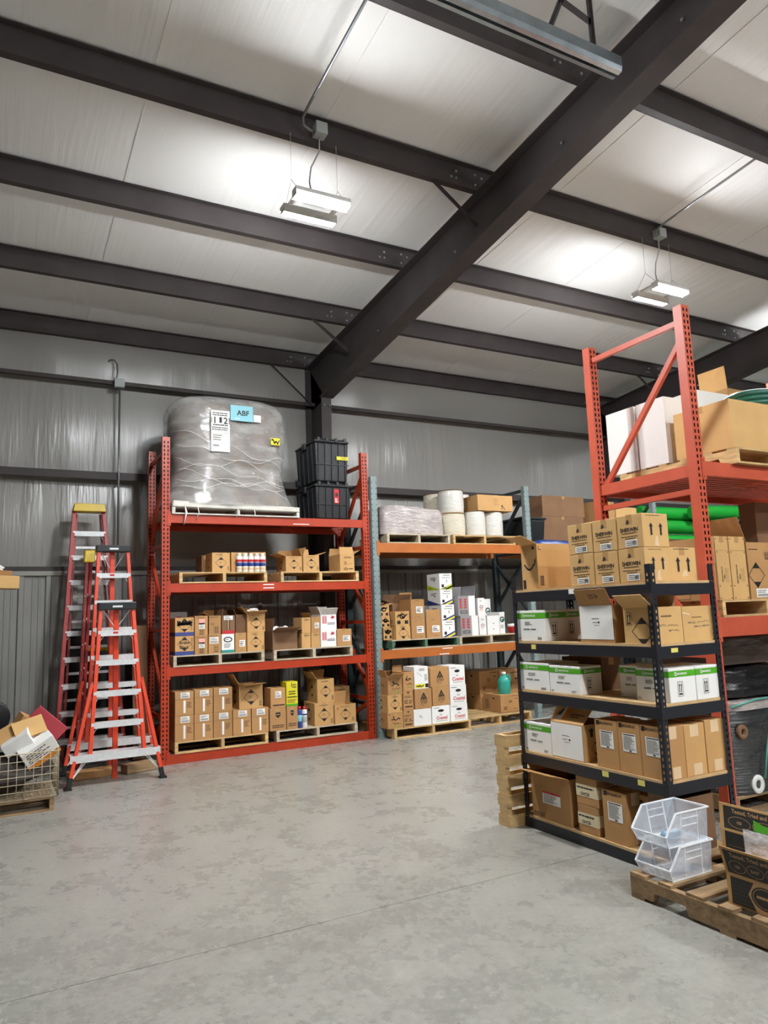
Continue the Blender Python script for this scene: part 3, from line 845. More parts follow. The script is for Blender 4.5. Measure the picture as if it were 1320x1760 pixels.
# (style, x0, x1, y0, y1, z0, z1, label, flaps, group) of every carton, in metres
BOXES = [
 ('barcode', 1.916, 2.13, 8.702, 9.018, 0.236, 0.5249, 'brown carton with barcode label, bottom left corner of the stack beside the rack post', None, 'barcode cartons on the lowest red rack level'),
 ('barcode', 2.136, 2.354, 8.702, 9.018, 0.236, 0.5235, 'brown carton with barcode label, second from left in the bottom row of the low stack', None, 'barcode cartons on the lowest red rack level'),
 ('barcode', 2.36, 2.586, 8.702, 9.018, 0.236, 0.5241, 'brown carton with barcode label, third from left in the bottom row of the low stack', None, 'barcode cartons on the lowest red rack level'),
 ('barcode', 2.594, 2.814, 8.702, 9.018, 0.236, 0.529, 'brown carton with barcode label under the left half of the big diamond box', None, 'barcode cartons on the lowest red rack level'),
 ('barcode', 2.823, 3.036, 8.702, 9.018, 0.236, 0.5289, 'brown carton with barcode label at the right end of the bottom row', None, 'barcode cartons on the lowest red rack level'),
 ('barcode', 1.917, 2.13, 8.702, 9.018, 0.5259, 0.7941, 'brown carton with torn top label, upper left of the low stack', None, 'barcode cartons on the lowest red rack level'),
 ('barcode', 2.139, 2.355, 8.702, 9.018, 0.5245, 0.8021, 'brown carton with barcode label, upper row between two others, second from left', None, 'barcode cartons on the lowest red rack level'),
 ('barcode', 2.363, 2.588, 8.702, 9.018, 0.5251, 0.8042, 'brown carton with barcode label, upper row, next to the big diamond box', None, 'barcode cartons on the lowest red rack level'),
 ('diamond', 2.672, 2.964, 8.702, 9.038, 0.5299, 0.8168, 'large brown carton with a hazard diamond and torn top, standing on barcode cartons', {'f': 175, 'l': 120}, None),
 ('shield', 3.051, 3.26, 8.702, 8.958, 0.236, 0.502, 'brown carton with dark shield mark, lower of the two left of the spray cans', None, None),
 ('labelsmall', 3.064, 3.255, 8.702, 8.938, 0.503, 0.7439, 'brown carton with small white label, upper of the two left of the yellow carton', None, None),
 ('shield', 3.269, 3.412, 8.702, 8.958, 0.236, 0.5125, 'brown carton behind the spray cans under the yellow carton', None, None),
 ('yellow', 3.269, 3.418, 8.702, 8.918, 0.5135, 0.8062, 'yellow carton with black lettering on the lowest red rack level', None, None),
 ('diamond', 3.638, 3.899, 8.702, 9.058, 0.236, 0.5151, 'brown hazard diamond carton under the one with its flap up, lowest level', None, None),
 ('diamond', 3.681, 3.913, 8.702, 9.038, 0.5161, 0.8072, 'brown hazard diamond carton with a tall open flap, upper of two', {'b': 62, 'l': 125}, None),
 ('diamondred', 3.915, 4.212, 8.702, 8.998, 0.236, 0.4693, 'open brown carton with diamond and red mark at the right end of the lowest level', {'b': 80}, None),
 ('diamond', 4.079, 4.302, 9.062, 9.298, 0.236, 0.66, 'brown carton half hidden behind the open carton with the red mark', None, None),
 ('diamondblue', 1.915, 2.133, 8.702, 9.038, 1.206, 1.4269, 'carton with handwriting over a diamond and a blue band, lower of two', None, None),
 ('diamondblue', 1.915, 2.133, 8.702, 9.038, 1.4279, 1.6387, 'carton with a smeared black diamond and a blue band, upper of two', None, None),
 ('graytop', 1.933, 2.14, 9.062, 9.318, 1.4279, 1.7107, 'grey topped carton with a red mark behind the blue banded cartons', None, None),
 ('labelpink', 2.143, 2.297, 8.702, 8.998, 1.206, 1.4198, 'narrow carton with pink and white label, lower of the pair right of the blue bands', None, None),
 ('labelpink', 2.143, 2.298, 8.702, 8.998, 1.4208, 1.6525, 'narrow carton with pink and white label, upper of the pair right of the blue bands', None, None),
 ('arrows', 2.305, 2.454, 8.702, 8.998, 1.206, 1.431, 'narrow carton with white label over an arrow frame, under the open flap carton', None, None),
 ('arrows', 2.312, 2.455, 8.702, 8.998, 1.432, 1.6511, 'narrow carton with arrows and an open top flap, second level', {'b': 75, 'l': 150}, None),
 ('bottle', 2.462, 2.617, 8.702, 8.998, 1.206, 1.4279, 'white carton with dark oval and teal band under the red bottomed box', None, None),
 ('redbottom', 2.467, 2.625, 8.702, 8.998, 1.4289, 1.6499, 'open carton with dark slot and red bottom band on the white carton', {'b': 120, 'l': 75}, None),
 ('label', 2.628, 2.766, 8.702, 8.998, 1.206, 1.4334, 'narrow carton with white label left of the lower tall diamond carton', None, None),
 ('plain', 2.66, 2.794, 8.782, 9.078, 1.4344, 1.6537, 'dark narrow open carton set back behind the upper diamond carton', {'b': 60, 'l': 110}, None),
 ('diamond', 2.777, 2.996, 8.702, 9.038, 1.206, 1.4357, 'brown diamond carton at the right end of the left pallet, lower', None, None),
 ('diamond', 2.781, 3.006, 8.702, 9.038, 1.4367, 1.6598, 'brown diamond carton with paper on its open top, second level', {'f': 165, 'l': 130, 'b': 40}, None),
 ('plain', 3.102, 3.428, 8.702, 9.118, 1.206, 1.4342, 'wide open brown carton full of white crumpled paper', {'f': 165, 'l': 80, 'r': 165}, None),
 ('smallmark', 3.486, 3.606, 8.702, 8.998, 1.206, 1.389, 'small plain carton, lower left in the group beside the white cartons', None, None),
 ('smallmark', 3.49, 3.611, 8.702, 8.998, 1.39, 1.5876, 'small plain carton, upper left in the group beside the white cartons', None, None),
 ('smallmark', 3.615, 3.735, 8.702, 8.998, 1.206, 1.3921, 'small plain carton directly left of the lower white carton', None, None),
 ('label', 3.62, 3.74, 8.702, 8.998, 1.3931, 1.5943, 'small labelled carton directly left of the upper white carton', {'l': 120}, None),
 ('whitered', 3.747, 3.964, 8.702, 9.018, 1.206, 1.4132, 'white carton with red stripes and black marks, lower', None, None),
 ('whitered', 3.752, 3.971, 8.702, 9.018, 1.4142, 1.6173, 'white carton with red stripes and flaps open, upper', {'f': 135, 'b': 70, 'l': 110}, None),
 ('label', 3.976, 4.184, 8.702, 8.998, 1.206, 1.4216, 'brown carton with white label at the right end of the second level', None, None),
 ('plain', 2.303, 2.419, 9.002, 9.298, 2.171, 2.3966, 'dark brown carton standing behind the leftmost diamond carton, third level', None, None),
 ('diamond', 2.351, 2.572, 8.702, 9.038, 2.171, 2.4053, 'brown diamond carton left of the row of white spray cans', None, None),
 ('diamond', 2.617, 2.835, 8.802, 9.098, 2.171, 2.4184, 'brown diamond carton behind the left white spray cans', None, None),
 ('diamond', 2.849, 3.065, 8.802, 9.098, 2.171, 2.4223, 'brown diamond carton behind the right white spray cans', None, None),
 ('diamond', 3.293, 3.511, 8.702, 9.038, 2.171, 2.3669, 'brown diamond carton with four flaps open, left of its twin', {'l': 160, 'b': 60, 'r': 75}, None),
 ('diamond', 3.53, 3.749, 8.702, 9.038, 2.171, 2.3817, 'brown diamond carton with flaps spread, right of its twin', {'r': 160, 'b': 100, 'l': 70}, None),
 ('upslines', 4.047, 4.254, 8.702, 9.058, 2.171, 2.3985, 'brown carton with black print bands and raised flaps, third level right end', {'f': 70, 'b': 80, 'r': 150}, None),
 ('script', 4.544, 4.771, 8.462, 8.818, 0.131, 0.3301, 'brown carton with script print at the bottom of the leftmost ground stack', None, None),
 ('diamond', 4.553, 4.765, 8.462, 8.818, 0.3311, 0.5544, 'brown diamond carton in the middle of the leftmost ground stack', None, None),
 ('script', 4.563, 4.774, 8.462, 8.818, 0.5554, 0.7748, 'brown script carton with open flaps topping the leftmost ground stack', {'b': 40, 'l': 110, 'f': 150}, None),
 ('print', 4.778, 4.924, 8.462, 8.758, 0.131, 0.3485, 'brown printed carton at the bottom of the second ground stack', None, None),
 ('print', 4.787, 4.934, 8.462, 8.758, 0.3495, 0.5982, 'brown printed carton in the middle of the second ground stack', None, None),
 ('script', 4.793, 4.946, 8.462, 8.758, 0.5992, 0.8315, 'tall brown script carton topping the second ground stack, flap up', {'b': 85}, None),
 ('whitefaint', 4.933, 5.2, 8.462, 8.818, 0.131, 0.3405, 'plain white carton with a faint mark at the bottom of the third ground stack', None, None),
 ('citgo', 4.961, 5.219, 8.462, 8.818, 0.3415, 0.5986, 'brown triangle logo carton between two white cartons in the third ground stack', None, None),
 ('whiteyel', 4.965, 5.178, 8.462, 8.758, 0.5996, 0.8879, 'white carton with yellow and black band topping the third ground stack', None, None),
 ('coastal', 5.215, 5.492, 8.462, 8.858, 0.131, 0.3569, 'white carton with red lettering and hand hole under two triangle logo cartons', None, None),
 ('citgo', 5.235, 5.498, 8.462, 8.838, 0.3579, 0.606, 'brown triangle logo carton directly above a white red lettered carton', None, None),
 ('citgo', 5.213, 5.5, 8.462, 8.838, 0.607, 0.8587, 'brown triangle logo carton topping the fourth ground stack', None, None),
 ('coastal', 5.505, 5.781, 8.462, 8.858, 0.131, 0.35, 'white carton with red lettering and hand hole at the bottom of the stack of three', None, None),
 ('coastal', 5.512, 5.776, 8.462, 8.858, 0.351, 0.6054, 'white carton with red lettering and hand hole in the middle of the stack of three', None, None),
 ('coastal', 5.514, 5.766, 8.462, 8.858, 0.6064, 0.8647, 'white carton with red lettering and hand hole on top of the stack of three', None, None),
 ('kraftwide', 6.479, 6.811, 9.122, 9.618, 0.131, 0.3548, 'large kraft carton behind the one carrying the green jug, lower', None, None),
 ('kraftwide', 6.47, 6.818, 9.122, 9.618, 0.3558, 0.6945, 'large kraft carton behind the green jug carton, upper', None, None),
 ('kraftmark', 6.495, 6.844, 8.662, 9.078, 0.131, 0.3802, 'large kraft carton carrying the green jug', None, None),
 ('kraftmark', 6.824, 7.215, 9.102, 9.498, 0.131, 0.6945, 'tall brown carton standing right behind the green jug', None, None),
 ('cutprint', 4.691, 4.824, 8.762, 8.958, 1.246, 1.4083, 'small printed carton at the bottom of the narrow leftmost stack', None, None),
 ('cutprint', 4.656, 4.797, 8.762, 8.958, 1.4093, 1.5547, 'small printed carton in the middle of the narrow leftmost stack', None, None),
 ('cutprint', 4.628, 4.787, 8.762, 8.958, 1.5557, 1.7078, 'small printed carton on top of the narrow leftmost stack, flaps open', {'b': 30, 'l': 120, 'r': 160}, None),
 ('diamondcut', 4.839, 5.062, 8.682, 8.978, 1.246, 1.4276, 'carton with a large outlined diamond under the upside down one', None, None),
 ('cutprint', 4.834, 5.053, 8.682, 8.978, 1.4286, 1.6235, 'carton with a round emblem stacked upside down on the diamond carton', None, None),
 ('plain', 4.972, 5.25, 9.002, 9.298, 1.246, 1.7336, 'open brown carton standing behind the round emblem carton', {'b': 80, 'f': 120, 'l': 160}, None),
 ('label', 5.083, 5.3, 8.682, 9.018, 1.246, 1.5149, 'brown carton with white label, lower of the pair left of the leaning flap carton', None, None),
 ('label', 5.085, 5.296, 8.682, 9.018, 1.5159, 1.7798, 'brown carton with white label and raised back flap, upper of the pair', {'b': 80}, None),
 ('label', 5.323, 5.563, 8.682, 9.018, 1.246, 1.513, 'brown carton with white label and a raised front flap beside the white tower', {'f': 88}, None),
 ('oilblue', 5.579, 5.788, 8.682, 9.018, 1.246, 1.4762, 'white carton with blue wedge at the bottom of the printed tower', None, None),
 ('oilblue', 5.577, 5.793, 8.682, 9.018, 1.4772, 1.6951, 'white carton with blue wedge, second from the bottom of the printed tower', None, None),
 ('oilblue', 5.568, 5.771, 8.682, 9.018, 1.6961, 1.9049, 'white carton with blue wedge just under the lime one', None, None),
 ('oillime', 5.567, 5.774, 8.682, 9.018, 1.9059, 2.1317, 'white carton with lime wedge on top of the printed tower', None, None),
 ('graybox', 5.536, 5.786, 9.062, 9.358, 1.246, 1.6935, 'grey carton behind the labelled carton and left of the printed tower', None, None),
 ('silver', 5.892, 6.192, 8.682, 9.038, 1.246, 1.5281, 'silver and white carton with red print blocks, lower', None, None),
 ('silver', 5.861, 6.153, 8.682, 9.038, 1.5291, 1.8082, 'silver and white carton with red print blocks and open flap, upper', {'b': 75, 'r': 100}, None),
 ('whitemark', 6.209, 6.331, 8.682, 9.018, 1.246, 1.5076, 'narrow white carton with red mark, lower, beside the silver cartons', None, None),
 ('whitemark', 6.2, 6.322, 8.682, 9.018, 1.5086, 1.7735, 'narrow white carton with red mark, upper, beside the silver cartons', {'b': 85}, None),
 ('greenmark', 6.598, 6.708, 9.062, 9.358, 1.246, 1.7629, 'tall white carton with green round emblem behind the open white carton', None, None),
 ('whiteopen', 6.354, 6.565, 8.682, 9.018, 1.246, 1.5141, 'open white carton with small black triangles, its front flap folded down', {'b': 75}, None),
 ('greenmark', 6.573, 6.669, 8.682, 8.978, 1.246, 1.5605, 'narrow white carton with green round emblem right of the open white one', None, None),
 ('marks', 6.314, 6.962, 8.702, 9.098, 3.061, 3.2982, 'long brown carton lying across two white spools', None, None),
 ('plain', 7.771, 8.664, 9.002, 9.498, 2.55, 3.0619, 'brown carton beside the dark container, lower of two on the far grey rack', None, None),
 ('plain', 7.801, 8.7, 9.002, 9.498, 3.0629, 3.4009, 'brown carton on another one under the orange frame, far back', None, None),
 ('sherwin', 3.592, 3.819, 3.228, 3.442, 1.738, 1.9536, 'tan tree logo carton behind the near shelf post, bottom row', None, 'tan cartons with a company name on the top shelf'),
 ('sherwin', 3.592, 3.888, 3.45, 3.66, 1.738, 1.9525, 'tan tree logo carton, middle of the bottom row on the top shelf', None, 'tan cartons with a company name on the top shelf'),
 ('sherwin', 3.592, 3.888, 3.667, 3.899, 1.738, 1.9569, 'tan tree logo carton next to the open curved arrow box, bottom row', None, 'tan cartons with a company name on the top shelf'),
 ('sherwin', 3.592, 3.824, 3.225, 3.435, 1.9546, 2.1695, 'tan tree logo carton nearest the camera in the upper row, arrows on its end', None, 'tan cartons with a company name on the top shelf'),
 ('sherwin', 3.592, 3.888, 3.443, 3.657, 1.9535, 2.1669, 'tan tree logo carton, middle of the upper row', None, 'tan cartons with a company name on the top shelf'),
 ('sherwin', 3.592, 3.888, 3.665, 3.898, 1.9579, 2.1667, 'tan tree logo carton at the far end of the upper row', None, 'tan cartons with a company name on the top shelf'),
 ('sherwinend', 3.831, 4.09, 3.25, 3.436, 1.738, 1.9557, 'tan double arrow carton beside the orange post on the top shelf', None, None),
 ('smile', 3.602, 3.931, 4.253, 4.438, 1.738, 2.0789, 'large open carton with a curved arrow mark at the far end of the top shelf', {'l': 158}, None),
 ('magwhite', 3.592, 3.785, 4.2, 4.528, 1.355, 1.5825, 'white carton with green band at the far end of the second shelf', None, None),
 ('magwhite', 3.797, 4.023, 4.252, 4.526, 1.355, 1.5825, 'white green banded carton in shadow behind the far one, second shelf', None, None),
 ('whitesheet', 3.592, 3.828, 3.53, 3.84, 1.355, 1.6037, 'carton with a white sheet on its face and 4152 on its raised flap, second shelf', {'l': 115}, None),
 ('diamondL', 3.592, 3.844, 3.199, 3.441, 1.355, 1.579, 'tan carton with a large diamond and a wide open flap behind the near post', {'l': 140}, None),
 ('handwritten', 3.852, 4.137, 3.201, 3.497, 1.355, 1.576, 'tan carton with handwriting and raised back flap, second shelf right corner', {'b': 85}, None),
 ('magwhite', 3.592, 3.888, 4.198, 4.528, 0.995, 1.1971, 'white green banded carton at the far end of the third shelf', None, None),
 ('magwhite', 3.592, 3.795, 3.88, 4.19, 0.995, 1.1876, 'white green banded carton with lifting arrows on its end, third shelf', None, None),
 ('plain', 3.902, 4.093, 3.982, 4.398, 0.995, 1.224, 'brown carton behind the white green banded cartons, third shelf', None, None),
 ('magwhite', 3.667, 3.903, 3.188, 3.449, 0.995, 1.2019, 'white green banded carton behind the near post, third shelf', None, None),
 ('magwhite', 3.911, 4.121, 3.19, 3.456, 0.995, 1.2019, 'white green banded carton at the right near corner of the third shelf', None, None),
 ('magwhite', 3.749, 3.945, 3.463, 3.667, 0.995, 1.2019, 'white green banded carton half hidden behind the near pair, third shelf', None, None),
 ('magwhite', 3.592, 3.848, 4.215, 4.52, 0.548, 0.7604, 'white green banded carton at the far end of the fourth shelf', None, None),
 ('whitesheetL', 3.592, 3.888, 3.886, 4.211, 0.548, 0.7953, 'carton with a white sheet and an orange labelled flap, fourth shelf', {'l': 42, 'b': 60}, None),
 ('magtall', 3.592, 3.808, 3.573, 3.771, 0.548, 0.8551, 'tall brown carton with white notice, farthest of three on the fourth shelf', None, None),
 ('magtall', 3.592, 3.753, 3.387, 3.57, 0.548, 0.8594, 'tall brown carton with white notice, middle of three on the fourth shelf', None, None),
 ('magtall', 3.592, 3.761, 3.195, 3.384, 0.548, 0.8603, 'tall brown carton with white notice behind the near post, fourth shelf', None, None),
 ('taped', 3.767, 3.95, 3.197, 3.493, 0.548, 0.8553, 'tall taped carton in the middle of the near end, fourth shelf', None, None),
 ('taped', 3.958, 4.136, 3.197, 3.493, 0.548, 0.8653, 'tall taped carton at the right near corner, fourth shelf', None, None),
 ('openbig', 3.592, 3.948, 4.063, 4.473, 0.088, 0.4053, 'large open brown carton with red edged notice at the far end of the bottom shelf', {'l': 165, 'b': 120}, None),
 ('echo', 3.592, 3.868, 3.807, 3.992, 0.088, 0.2688, 'small carton with upside down cream tape, lower of two on the bottom shelf', None, None),
 ('echo', 3.592, 3.868, 3.796, 3.993, 0.2698, 0.4547, 'small carton with upside down cream tape, upper of two on the bottom shelf', None, None),
 ('magtall', 3.592, 3.788, 3.543, 3.752, 0.088, 0.4104, 'brown carton with white notice left of the clear bins, bottom shelf', None, None),
 ('maglow', 3.694, 4.01, 3.412, 3.531, 0.088, 0.399, 'brown carton with large letters set back behind the clear bins', None, None),
 ('plain', 3.616, 3.983, 3.207, 3.383, 0.088, 0.4305, 'open brown carton behind the clear bins, bottom shelf near end', {'r': 75, 'b': 60, 'l': 100}, None),
 ('label', 8.867, 9.288, 8.902, 9.298, 2.55, 3.3332, 'small pale carton with label far behind the top shelf cartons', None, None),
 ('plaintan', 9.314, 9.807, 8.902, 9.298, 2.55, 3.2516, 'pale tan carton far behind the top shelf cartons, below the orange brace', None, None),
 ('plainwhite', 5.222, 5.718, 4.675, 5.023, 2.821, 3.4275, 'large plain white carton, far one behind the orange diagonal brace', None, None),
 ('plainwhite', 5.222, 5.718, 4.328, 4.65, 2.821, 3.426, 'large plain white carton, near one beside the tan carton', None, None),
 ('plaintan', 5.222, 6.068, 3.696, 4.244, 2.821, 3.2273, 'wide tan carton at the front of the top pallet by the orange post', None, None),
 ('plainwhite', 5.75, 6.196, 4.38, 5.021, 2.821, 3.5635, 'taller white carton set behind the two white ones on the top pallet', None, None),
 ('extleft', 4.997, 5.152, 3.782, 4.178, 1.606, 2.1085, 'tall narrow extinguisher carton next to the orange post', None, None),
 ('extleft', 5.163, 5.356, 3.782, 4.178, 1.606, 2.1088, 'tall narrow extinguisher carton, second from the orange post', None, None),
 ('diamondR', 5.376, 5.812, 3.782, 4.228, 1.606, 2.0654, 'open brown carton with a half hidden diamond at the right picture edge', {'l': 110, 'b': 70}, None),
 ('extside', 4.881, 4.987, 3.782, 4.178, 1.606, 2.0972, 'tall carton with printed side tucked behind the orange post', None, None),
 ('plain', 4.992, 5.518, 4.202, 4.618, 1.606, 2.129, 'dark carton standing behind the extinguisher cartons on the tall rack', None, None),
 ('plain', 6.222, 6.798, 4.252, 4.418, 1.606, 2.499, 'tall dark brown carton at the back of the tall rack middle level', None, None),
]
P1TOP, P3TOP, P5TOP, KRAFT = 0.236, 2.171, 1.246, 0.3548

# ================================================================== cartons
def face_f(x0, x1, y0, y1, z0, z1): return ((x0, y0, z0), (1, 0, 0), (0, 0, 1), (0, -1, 0), x1 - x0, z1 - z0)
def face_l(x0, x1, y0, y1, z0, z1): return ((x0, y1, z0), (0, -1, 0), (0, 0, 1), (-1, 0, 0), y1 - y0, z1 - z0)

STY_MAT = dict(barcode='kraft', diamond='kraft_light', diamondred='kraft_light', diamondcut='kraft_light', shield='kraft', labelsmall='kraft', yellow='yellow_board', diamondblue='kraft_light', graytop='grey_board',
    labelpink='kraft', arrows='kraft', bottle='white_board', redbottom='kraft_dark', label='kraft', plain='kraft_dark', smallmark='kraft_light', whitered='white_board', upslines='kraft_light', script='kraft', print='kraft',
    whitefaint='white_board', citgo='kraft', whiteyel='white_board', coastal='white_board', kraftwide='kraft', kraftmark='kraft', cutprint='kraft_light', oilblue='white_board', oillime='white_board', graybox='grey_board',
    silver='silver_board', whitemark='white_board', whiteopen='white_board', greenmark='white_board', marks='kraft_light', sherwin='kraft_tan', sherwinend='kraft_tan', magwhite='white_board', whitesheet='kraft', whitesheetL='kraft_light',
    diamondL='kraft_tan', handwritten='kraft_tan', magtall='kraft', taped='kraft_light', openbig='kraft', echo='kraft', maglow='kraft', plainwhite='white_board', plaintan='kraft_tan', extleft='kraft_tan', extside='kraft', diamondR='kraft', smile='kraft_light')

def tri_logo(k, u, v, s):
    k.poly([(u - s, v - s * 0.8), (u - s * 0.55, v - s * 0.8), (u, v + s * 0.3), (u, v + s)], 'ink')
    k.poly([(u + s * 0.55, v - s * 0.8), (u + s, v - s * 0.8), (u, v + s), (u, v + s * 0.3)], 'ink')
    k.poly([(u - s * 0.42, v - s * 0.8), (u + s * 0.42, v - s * 0.8), (u, v + s * 0.1)], 'ink')
def tree_logo(k, u, v, s):
    for i in range(3):
        a = s * (1.2 - i * 0.25)
        k.poly([(u - a, v + i * s * 0.45), (u - a * 0.2, v + i * s * 0.45 - s * 0.12), (u + a, v + i * s * 0.45 + s * 0.25), (u + a * 0.2, v + i * s * 0.45 + s * 0.42)], 'ink')
    k.rect(u - s * 0.12, v - s * 0.35, u + s * 0.12, v, 'ink')
def leaf_logo(k, u, v, s, m):
    k.poly([(u - s, v + s * 0.9), (u - s * 0.35, v + s * 0.9), (u, v + s * 0.2), (u + s * 0.35, v + s * 0.9), (u + s, v + s * 0.9), (u, v - s * 0.7)], m)

# style painters: k = printing on the -y face, q = printing on the -x face, s / sq = stuck on labels on those faces
def sty(style, k, q, s, sq, w, h, d, F):
    if style == 'barcode':
        s.sticker(w * .30, h * .72, w * .78, h * .96, rows=2)
        if F: s.poly([(0, h * .70), (w, h * .76), (w, h), (0, h)], 'ink_tan', 0)
        s.rect(w * .45, h * .10, w * .56, h * .62, 'paper', 1)
        k.micro(w * .63, h * .30, w * .92, h * .55, 4, 'ink_soft')
        k.rect(0, h * .665, w, h * .672, 'ink_soft')
    elif style in ('diamond', 'diamondred', 'diamondL', 'diamondR', 'diamondcut'):
        r = min(w, h) * (.31 if style != 'diamondcut' else .42)
        if style == 'diamondL':
            q.diamond(d * .62, h * .34, min(d, h) * .38); q.arrows(d * .08, h * .52, d * .28, h * .86)
            k.micro(w * .25, h * .70, w * .75, h * .78, 1, 'ink_soft'); [k.scribble(w * a, h * b, w * c, h * (b + .07), 'ink_grey', n=22, t=.0025) for a, b, c in ((.08, .46, .40), (.46, .45, .85), (.50, .30, .86))]
        elif style == 'diamondR':
            k.diamond(w * .22, h * .42, h * .22); k.micro(w * .05, h * .86, w * .42, h * .89, 1, 'ink'); k.arrows(w * .50, h * .70, w * .62, h * .82); s.sticker(w * .16, h * .03, w * .55, h * .18, rows=2)
        else:
            k.diamond(w * .5, h * .47, r); k.micro(w * .25, h * .86, w * .75, h * .92, 1, 'ink_soft'); k.micro(w * .42, h * .44, w * .58, h * .52, 2, 'ink_grey')
            k.arrows(w * .84, h * .10, w * .95, h * .30) if style == 'diamond' and w > .2 else k.micro(w * .8, h * .1, w * .95, h * .3, 4, 'ink_soft')
            q.diamond(d * .5, h * .47, r); q.micro(d * .2, h * .86, d * .7, h * .92, 1, 'ink_soft')
        if style == 'diamondred': leaf_logo(k, w * .14, h * .78, h * .07, 'ink_red')
    elif style == 'diamondblue':
        k.diamond(w * .5, h * .58, h * .36); k.rect(0, 0, w, h * .20, 'ink_blue'); k.rect(0, h * .09, w, h * .11, 'ink_grey', 1); q.rect(0, 0, d, h * .20, 'ink_blue')
        k.micro(w * .84, h * .3, w * .96, h * .9, 7, 'ink_soft')
        if F:
            for i in range(3): k.scribble(w * .12, h * (.52 + i * .06), w * .9, h * (.72 + i * .06), 'ink', 1, n=20, t=.016)
        else:
            k.text('Brake', w * .5, h * .66, h * .17, 'ink', 1, maxw=w * .7); k.text('Black', w * .5, h * .42, h * .17, 'ink', 1, maxw=w * .66)
    elif style == 'shield':
        k.poly([(w * .35, h * .82), (w * .65, h * .82), (w * .65, h * .66), (w * .5, h * .56), (w * .35, h * .66)], 'ink'); k.micro(w * .38, h * .68, w * .62, h * .76, 1, 'ink_tan', 1); k.micro(w * .15, h * .12, w * .9, h * .28, 2, 'ink', fill=.95)
    elif style == 'labelsmall':
        s.sticker(w * .32, h * .52, w * .72, h * .84, rows=2); k.micro(w * .15, h * .08, w * .95, h * .22, 1, 'ink', fill=.95)
    elif style == 'yellow':
        k.micro(w * .2, h * .45, w * .8, h * .64, 2, 'ink', fill=1); k.micro(w * .08, h * .32, w * .95, h * .42, 1, 'ink', fill=1); k.micro(w * .55, h * .72, w * .9, h * .92, 2, 'ink_soft'); k.rect(w * .45, h * .78, w * .52, h * .95, 'ink_soft')
        k.rect(0, 0, w, h * .09, 'ink_green'); k.micro(w * .1, h * .12, w * .9, h * .28, 3, 'ink_soft')
    elif style == 'graytop':
        k.rect(w * .35, h * .72, w * .65, h * .80, 'ink_red')
    elif style == 'labelpink':
        s.rect(w * .32, h * .58, w * .78, h * .84, 'ink_pink', 1); s.sticker(w * .32, h * .34, w * .76, h * .64, rows=3, bar=False); k.arrows(w * .35, h * .06, w * .72, h * .32); k.micro(w * .1, h * .88, w * .8, h * .94, 1, 'ink', fill=1)
    elif style == 'arrows':
        k.arrows(w * .42, h * .06, w * .80, h * .42); k.micro(w * .08, h * .88, w * .8, h * .94, 1, 'ink', fill=1)
        s.sticker(w * .10, h * .52, w * .80, h * .86, rows=3) if F == 0 else k.micro(w * .1, h * .5, w * .5, h * .6, 2, 'ink_soft')
    elif style == 'bottle':
        k.oval(w * .5, h * .70, w * .30, h * .12, 'ink', t=.012); k.micro(w * .3, h * .67, w * .7, h * .73, 1, 'ink'); k.micro(w * .2, h * .25, w * .8, h * .5, 4, 'ink_grey'); k.rect(0, 0, w, h * .15, 'ink_teal'); q.rect(0, 0, d, h * .15, 'ink_teal')
    elif style == 'redbottom':
        k.rect(0, 0, w, h * .18, 'ink_red'); k.rect(w * .38, h * .2, w * .62, h * .75, 'junk_dark'); k.rect(w * .44, h * .2, w * .54, h * .75, 'ink_tan', 1); s.sticker(w * .15, h * .75, w * .85, h * .97, rows=2, bar=False)
    elif style == 'label':
        s.sticker(w * .38, h * .28, w * .88, h * .62, rows=3, bar=False); s.rect(w * .42, h * .42, w * .70, h * .46, 'ink', 2); k.micro(w * .3, h * .90, w * .7, h * .94, 1, 'ink_soft'); k.micro(w * .5, h * .08, w * .8, h * .12, 1, 'ink_soft')
    elif style == 'smallmark':
        k.micro(w * .3, h * .82, w * .9, h * .9, 1, 'ink', fill=1)
    elif style == 'whitered':
        for a in (.10, .25): k.rect(w * a, h * .42, w * (a + .11), h * .9, 'ink_red'); k.rect(w * (a + .045), h * .42, w * (a + .06), h * .9, 'ink_white', 1)
        k.poly([(w * .62, h * .72), (w * .72, h * .92), (w * .88, h * .86), (w * .86, h * .74)], 'ink_red'); k.micro(w * .42, h * .34, w * .92, h * .50, 2, 'ink', fill=1)
    elif style == 'upslines':
        k.micro(w * .3, h * .74, w * .8, h * .86, 2, 'ink', fill=1); k.micro(w * .28, h * .38, w * .55, h * .58, 4, 'ink_soft'); k.micro(w * .6, h * .42, w * .9, h * .46, 1, 'ink_soft'); k.oval(w * .4, h * .13, w * .12, h * .06, 'ink', t=.007); k.micro(w * .6, h * .08, w * .92, h * .2, 1, 'ink', fill=1)
    elif style == 'script':
        k.scribble(w * .25, h * .5, w * .8, h * .68, 'ink', n=12, t=.012); k.rect(w * .36, h * .66, w * .42, h * .80, 'ink'); k.scribble(w * .3, h * .26, w * .85, h * .4, 'ink_soft', n=14, t=.006); k.micro(w * .06, h * .86, w * .18, h * .93, 1, 'ink'); k.micro(w * .65, h * .88, w * .9, h * .92, 1, 'ink_soft'); k.scribble(w * .4, h * .08, w * .8, h * .18, 'ink_green', n=9, t=.006)
        q.scribble(d * .3, h * .45, d * .7, h * .65, 'ink_soft', t=.008)
    elif style == 'print':
        leaf_logo(k, w * .5, h * .86, h * .09, 'ink'); k.micro(w * .1, h * .6, w * .9, h * .72, 2, 'ink_soft'); k.micro(w * .1, h * .3, w * .5, h * .52, 3, 'ink'); k.micro(w * .58, h * .3, w * .92, h * .5, 2, 'ink'); k.micro(w * .15, h * .08, w * .9, h * .24, 1, 'ink', fill=1)
    elif style == 'whitefaint':
